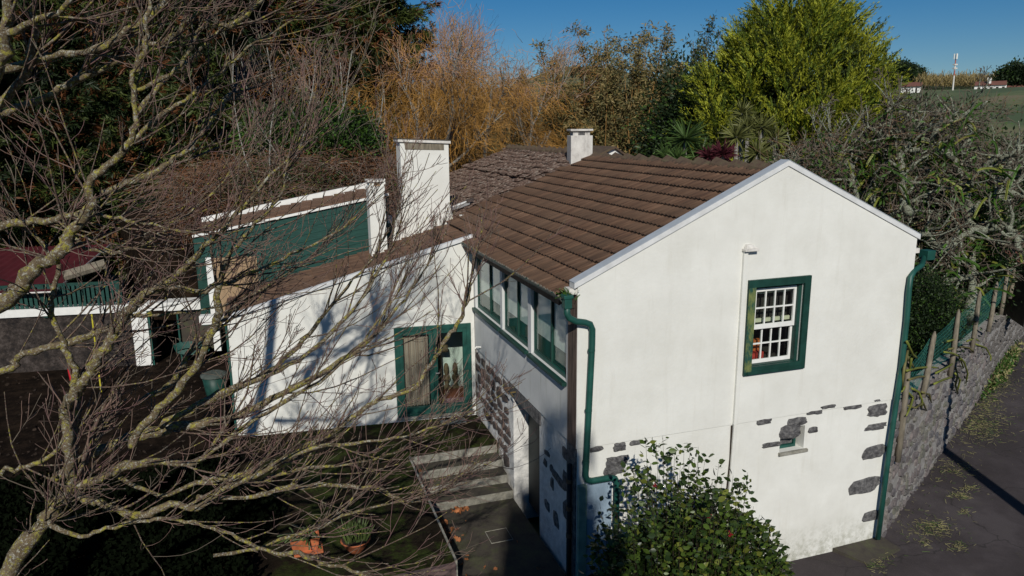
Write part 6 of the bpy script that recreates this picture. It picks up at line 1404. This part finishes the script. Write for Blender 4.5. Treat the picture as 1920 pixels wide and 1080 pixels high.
def road_grass():
    rng = np.random.default_rng(41); P = []; pat = [(1650, 965, 30, 12, 130), (1745, 992, 55, 22, 380), (1800, 930, 26, 8, 120), (1790, 880, 40, 16, 160), (1820, 915, 20, 6, 60), (1840, 800, 60, 36, 900), (1795, 1028, 26, 12, 90), (1810, 960, 12, 6, 40), (1735, 1020, 10, 10, 30), (1640, 1050, 40, 30, 200), (1850, 760, 30, 25, 400), (1880, 720, 25, 22, 300)]
    for u, v, su, sv, n in pat:
        for k in range(n):
            q = Zp(u+rng.normal()*su*.45, v+rng.normal()*sv*.45, -2.695)
            if (q-GW0).dot(WNR) > .05 and q.y < 20: P.append(tuple(q))
    for k in range(900):
        q = GW0+WD*rng.uniform(0, 22)+WNR*(.05+abs(rng.normal())*.5); P.append((q.x, q.y, -2.695))
    P = np.array(P)+rng.uniform(0, .02, (len(P), 1))*np.array([0, 0, 1]); n = len(P); Q = np.zeros((n, 3, 3)); Q[:, 0] = P; D = rng.normal(size=(n, 3)); D[:, 2] = np.abs(D[:, 2])*.3
    for i in (1, 2): Q[:, i] = Q[:, i-1]+D*.028
    Q[:, :, 2] = np.maximum(Q[:, :, 2], -2.694); V, F = ribbons(Q, .006, rng); q = rng.random(n); o = link('grass_clippings', npmesh('grass_clippings', V, F, ['dry_grass', 'grass_green'], np.tile(np.repeat(np.where(q < .72, 0, 1), 2), 2)))
    tag(o, 'dry yellow grass clippings scattered on the asphalt', 'grass clippings', None, 'stuff')
    # weeds at the foot of the wall
    n = 2600; S = []
    for k in range(n):
        a = rng.normal()*1.2+12.2; q = GW0+WD*a+WNR*(.05+abs(rng.normal())*.1); S.append((q.x, q.y, -2.7+abs(rng.normal())*.14))
    S = np.array(S); V, F = scatter(leafV(.05, .14), LEAF_F, S, orient(rng.normal(size=(n, 3))+np.array([0, 0, .8]), rng), rng.uniform(.6, 1.3, (n, 1))); o = link('wall_weeds', npmesh('wall_weeds', V, F, ['bush_green', 'bush_bright', 'dry_grass'], np.repeat(rng.integers(0, 3, n), 2))); tag(o, 'green weeds growing along the foot of the stone wall', 'weeds', None, 'stuff')
road_grass()

def far_things():
    def hp(u, v, r): return Rp(u, v, r)
    # red-roofed white houses
    for (u0, u1, vb, vr, r, lab, kids) in ((1826, 1886, 170, 161, 230, 'long white house with brown-red roof on the far right hillside', 5), (1688, 1728, 172, 163, 200, 'small white house with orange roof below the hill crest', 2), (1886, 1950, 170, 164, 240, 'low white shed with red roof at the right picture edge', 3)):
        a, b = hp(u0, vb+2, r), hp(u1, vb+2, r); top = hp(u0, vr, r).z; rid = hp(u0, vr-5, r).z; e = empty('farm_house', a, lab, 'house'); U = (b-a); U.z = 0; Ln = U.length; U.normalize(); Nn = Vector((-U.y, U.x, 0))
        MB().frame_box(Vector((a.x, a.y, a.z-2)), U*Ln, Nn*6, (0, 0, top-a.z+2)).build('wall', 'white_paint', e)
        m = MB(); q = Vector((a.x, a.y, top+.01)); m.prism([q-Nn*.4, q+Nn*3+Vector((0, 0, rid-top+.5)), q+Nn*6.4], U*Ln); m.build('roof', 'house_red', e)
        for k in range(kids):
            s = Ln*(k+.6)/(kids+.3); o = Vector((a.x, a.y, top-1.5))+U*s-Nn*.05; MB().frame_box(o, U*min(.9, Ln*.08), Nn*.04, (0, 0, 1.1)).build('window', 'room_dark', e)
        if kids == 5: MB().frame_box(Vector((a.x, a.y, top))+U*Ln*.38+Nn*1, U*.9, Nn*.9, (0, 0, 2.0)).build('chimney', 'white_paint', e)
    # mast
    b = hp(1786, 172, 220); t = hp(1793, 101, 220); e = empty('communications_mast', b, 'slender red and white communications mast on the skyline', 'mast'); t = Vector((b.x, b.y, t.z)); n = 7
    t = hp(1793, 101, 220)
    for k in range(n): MB().tube([b.lerp(t, k/n), b.lerp(t, (k+.99)/n)], .2-.012*k, 8).build('shaft', 'mast_red' if k in (3, 5) else 'old_white', e)
    for k in range(3): an = k*2.1; o = b.lerp(t, .93)+Vector((math.cos(an)*.4, math.sin(an)*.4, 0)); MB().box(o.x-.1, o.x+.1, o.y-.08, o.y+.08, o.z-.6, o.z+.7).build('antenna_panel', 'white_paint', e)
    for k in range(2): o = b.lerp(t, .62+.1*k); MB().box(o.x-.5, o.x+.5, o.y-.3, o.y+.3, o.z-.15, o.z+.15).build('antenna_bracket', 'old_white', e)
    # far trees on the hill
    cr = leafy_mesh(30, (3.4, 3.2, 3.0), 9000, .35, .5, ['bush_dark', 'bush_green'], [.85, .15]); tr = MB().tube([(0, 0, -6), (0, 0, 0)], [.4, .3], 6).mesh('trunk', 'dark_bark')
    for u, v, r, s, lab in ((1903, 152, 245, 1.1, 'round dark tree on the skyline above the long house'), (1921, 153, 245, 1.0, 'round dark tree cut by the right picture edge'), (1683, 145, 260, 1.1, 'dark tree clump left end of the far skyline'), (1698, 147, 265, 1.0, 'dark tree second from the left on the far skyline'), (1712, 149, 270, .9, 'dark tree third from the left on the far skyline')):
        plant_tree('hill_tree', (cr, tr), hp(u, v, r), lab, 'tree', None, u, s*1.2, ('crown', 'trunk'))
    # bare hedgerow along the crest
    rng = np.random.default_rng(71); n = 3500; S = []
    for k in range(n): q = hp(rng.uniform(1720, 1900), rng.uniform(150, 163), rng.uniform(250, 280)); S.append(tuple(q))
    P = np.array(S); Q = np.zeros((n, 3, 3)); Q[:, 0] = P; D = rng.normal(size=(n, 3))*.6; D[:, 2] = np.abs(D[:, 2])+.7
    for i in (1, 2): Q[:, i] = Q[:, i-1]+D*.7
    V, F = ribbons(Q, .14, rng); o = link('hedgerow', npmesh('hedgerow', V, F, 'bamboo_leaf')); tag(o, 'brown leafless hedgerow along the far hill crest', 'hedgerow', None, 'stuff')
    # reddish roof behind the garden at the right edge
    a = Rp(1838, 470, 27); e = empty('red_shed', a, 'dull red shed roof behind the fence at the right edge', 'shed'); p1, p2, p3, p4 = Rp(1840, 452, 27), Rp(1935, 505, 25), Rp(1935, 440, 29), Rp(1868, 432, 29)
    MB().prism([p1, p2, p3, p4], (0, 0, -.08)).build('roof', 'house_red', e); MB().prism([p1+Vector((0, 0, -.1)), p2+Vector((0, 0, -.1)), p3+Vector((0, 0, -.1)), p4+Vector((0, 0, -.1))], (0, 0, -1.6)).build('wall', 'path_concrete', e)
far_things()
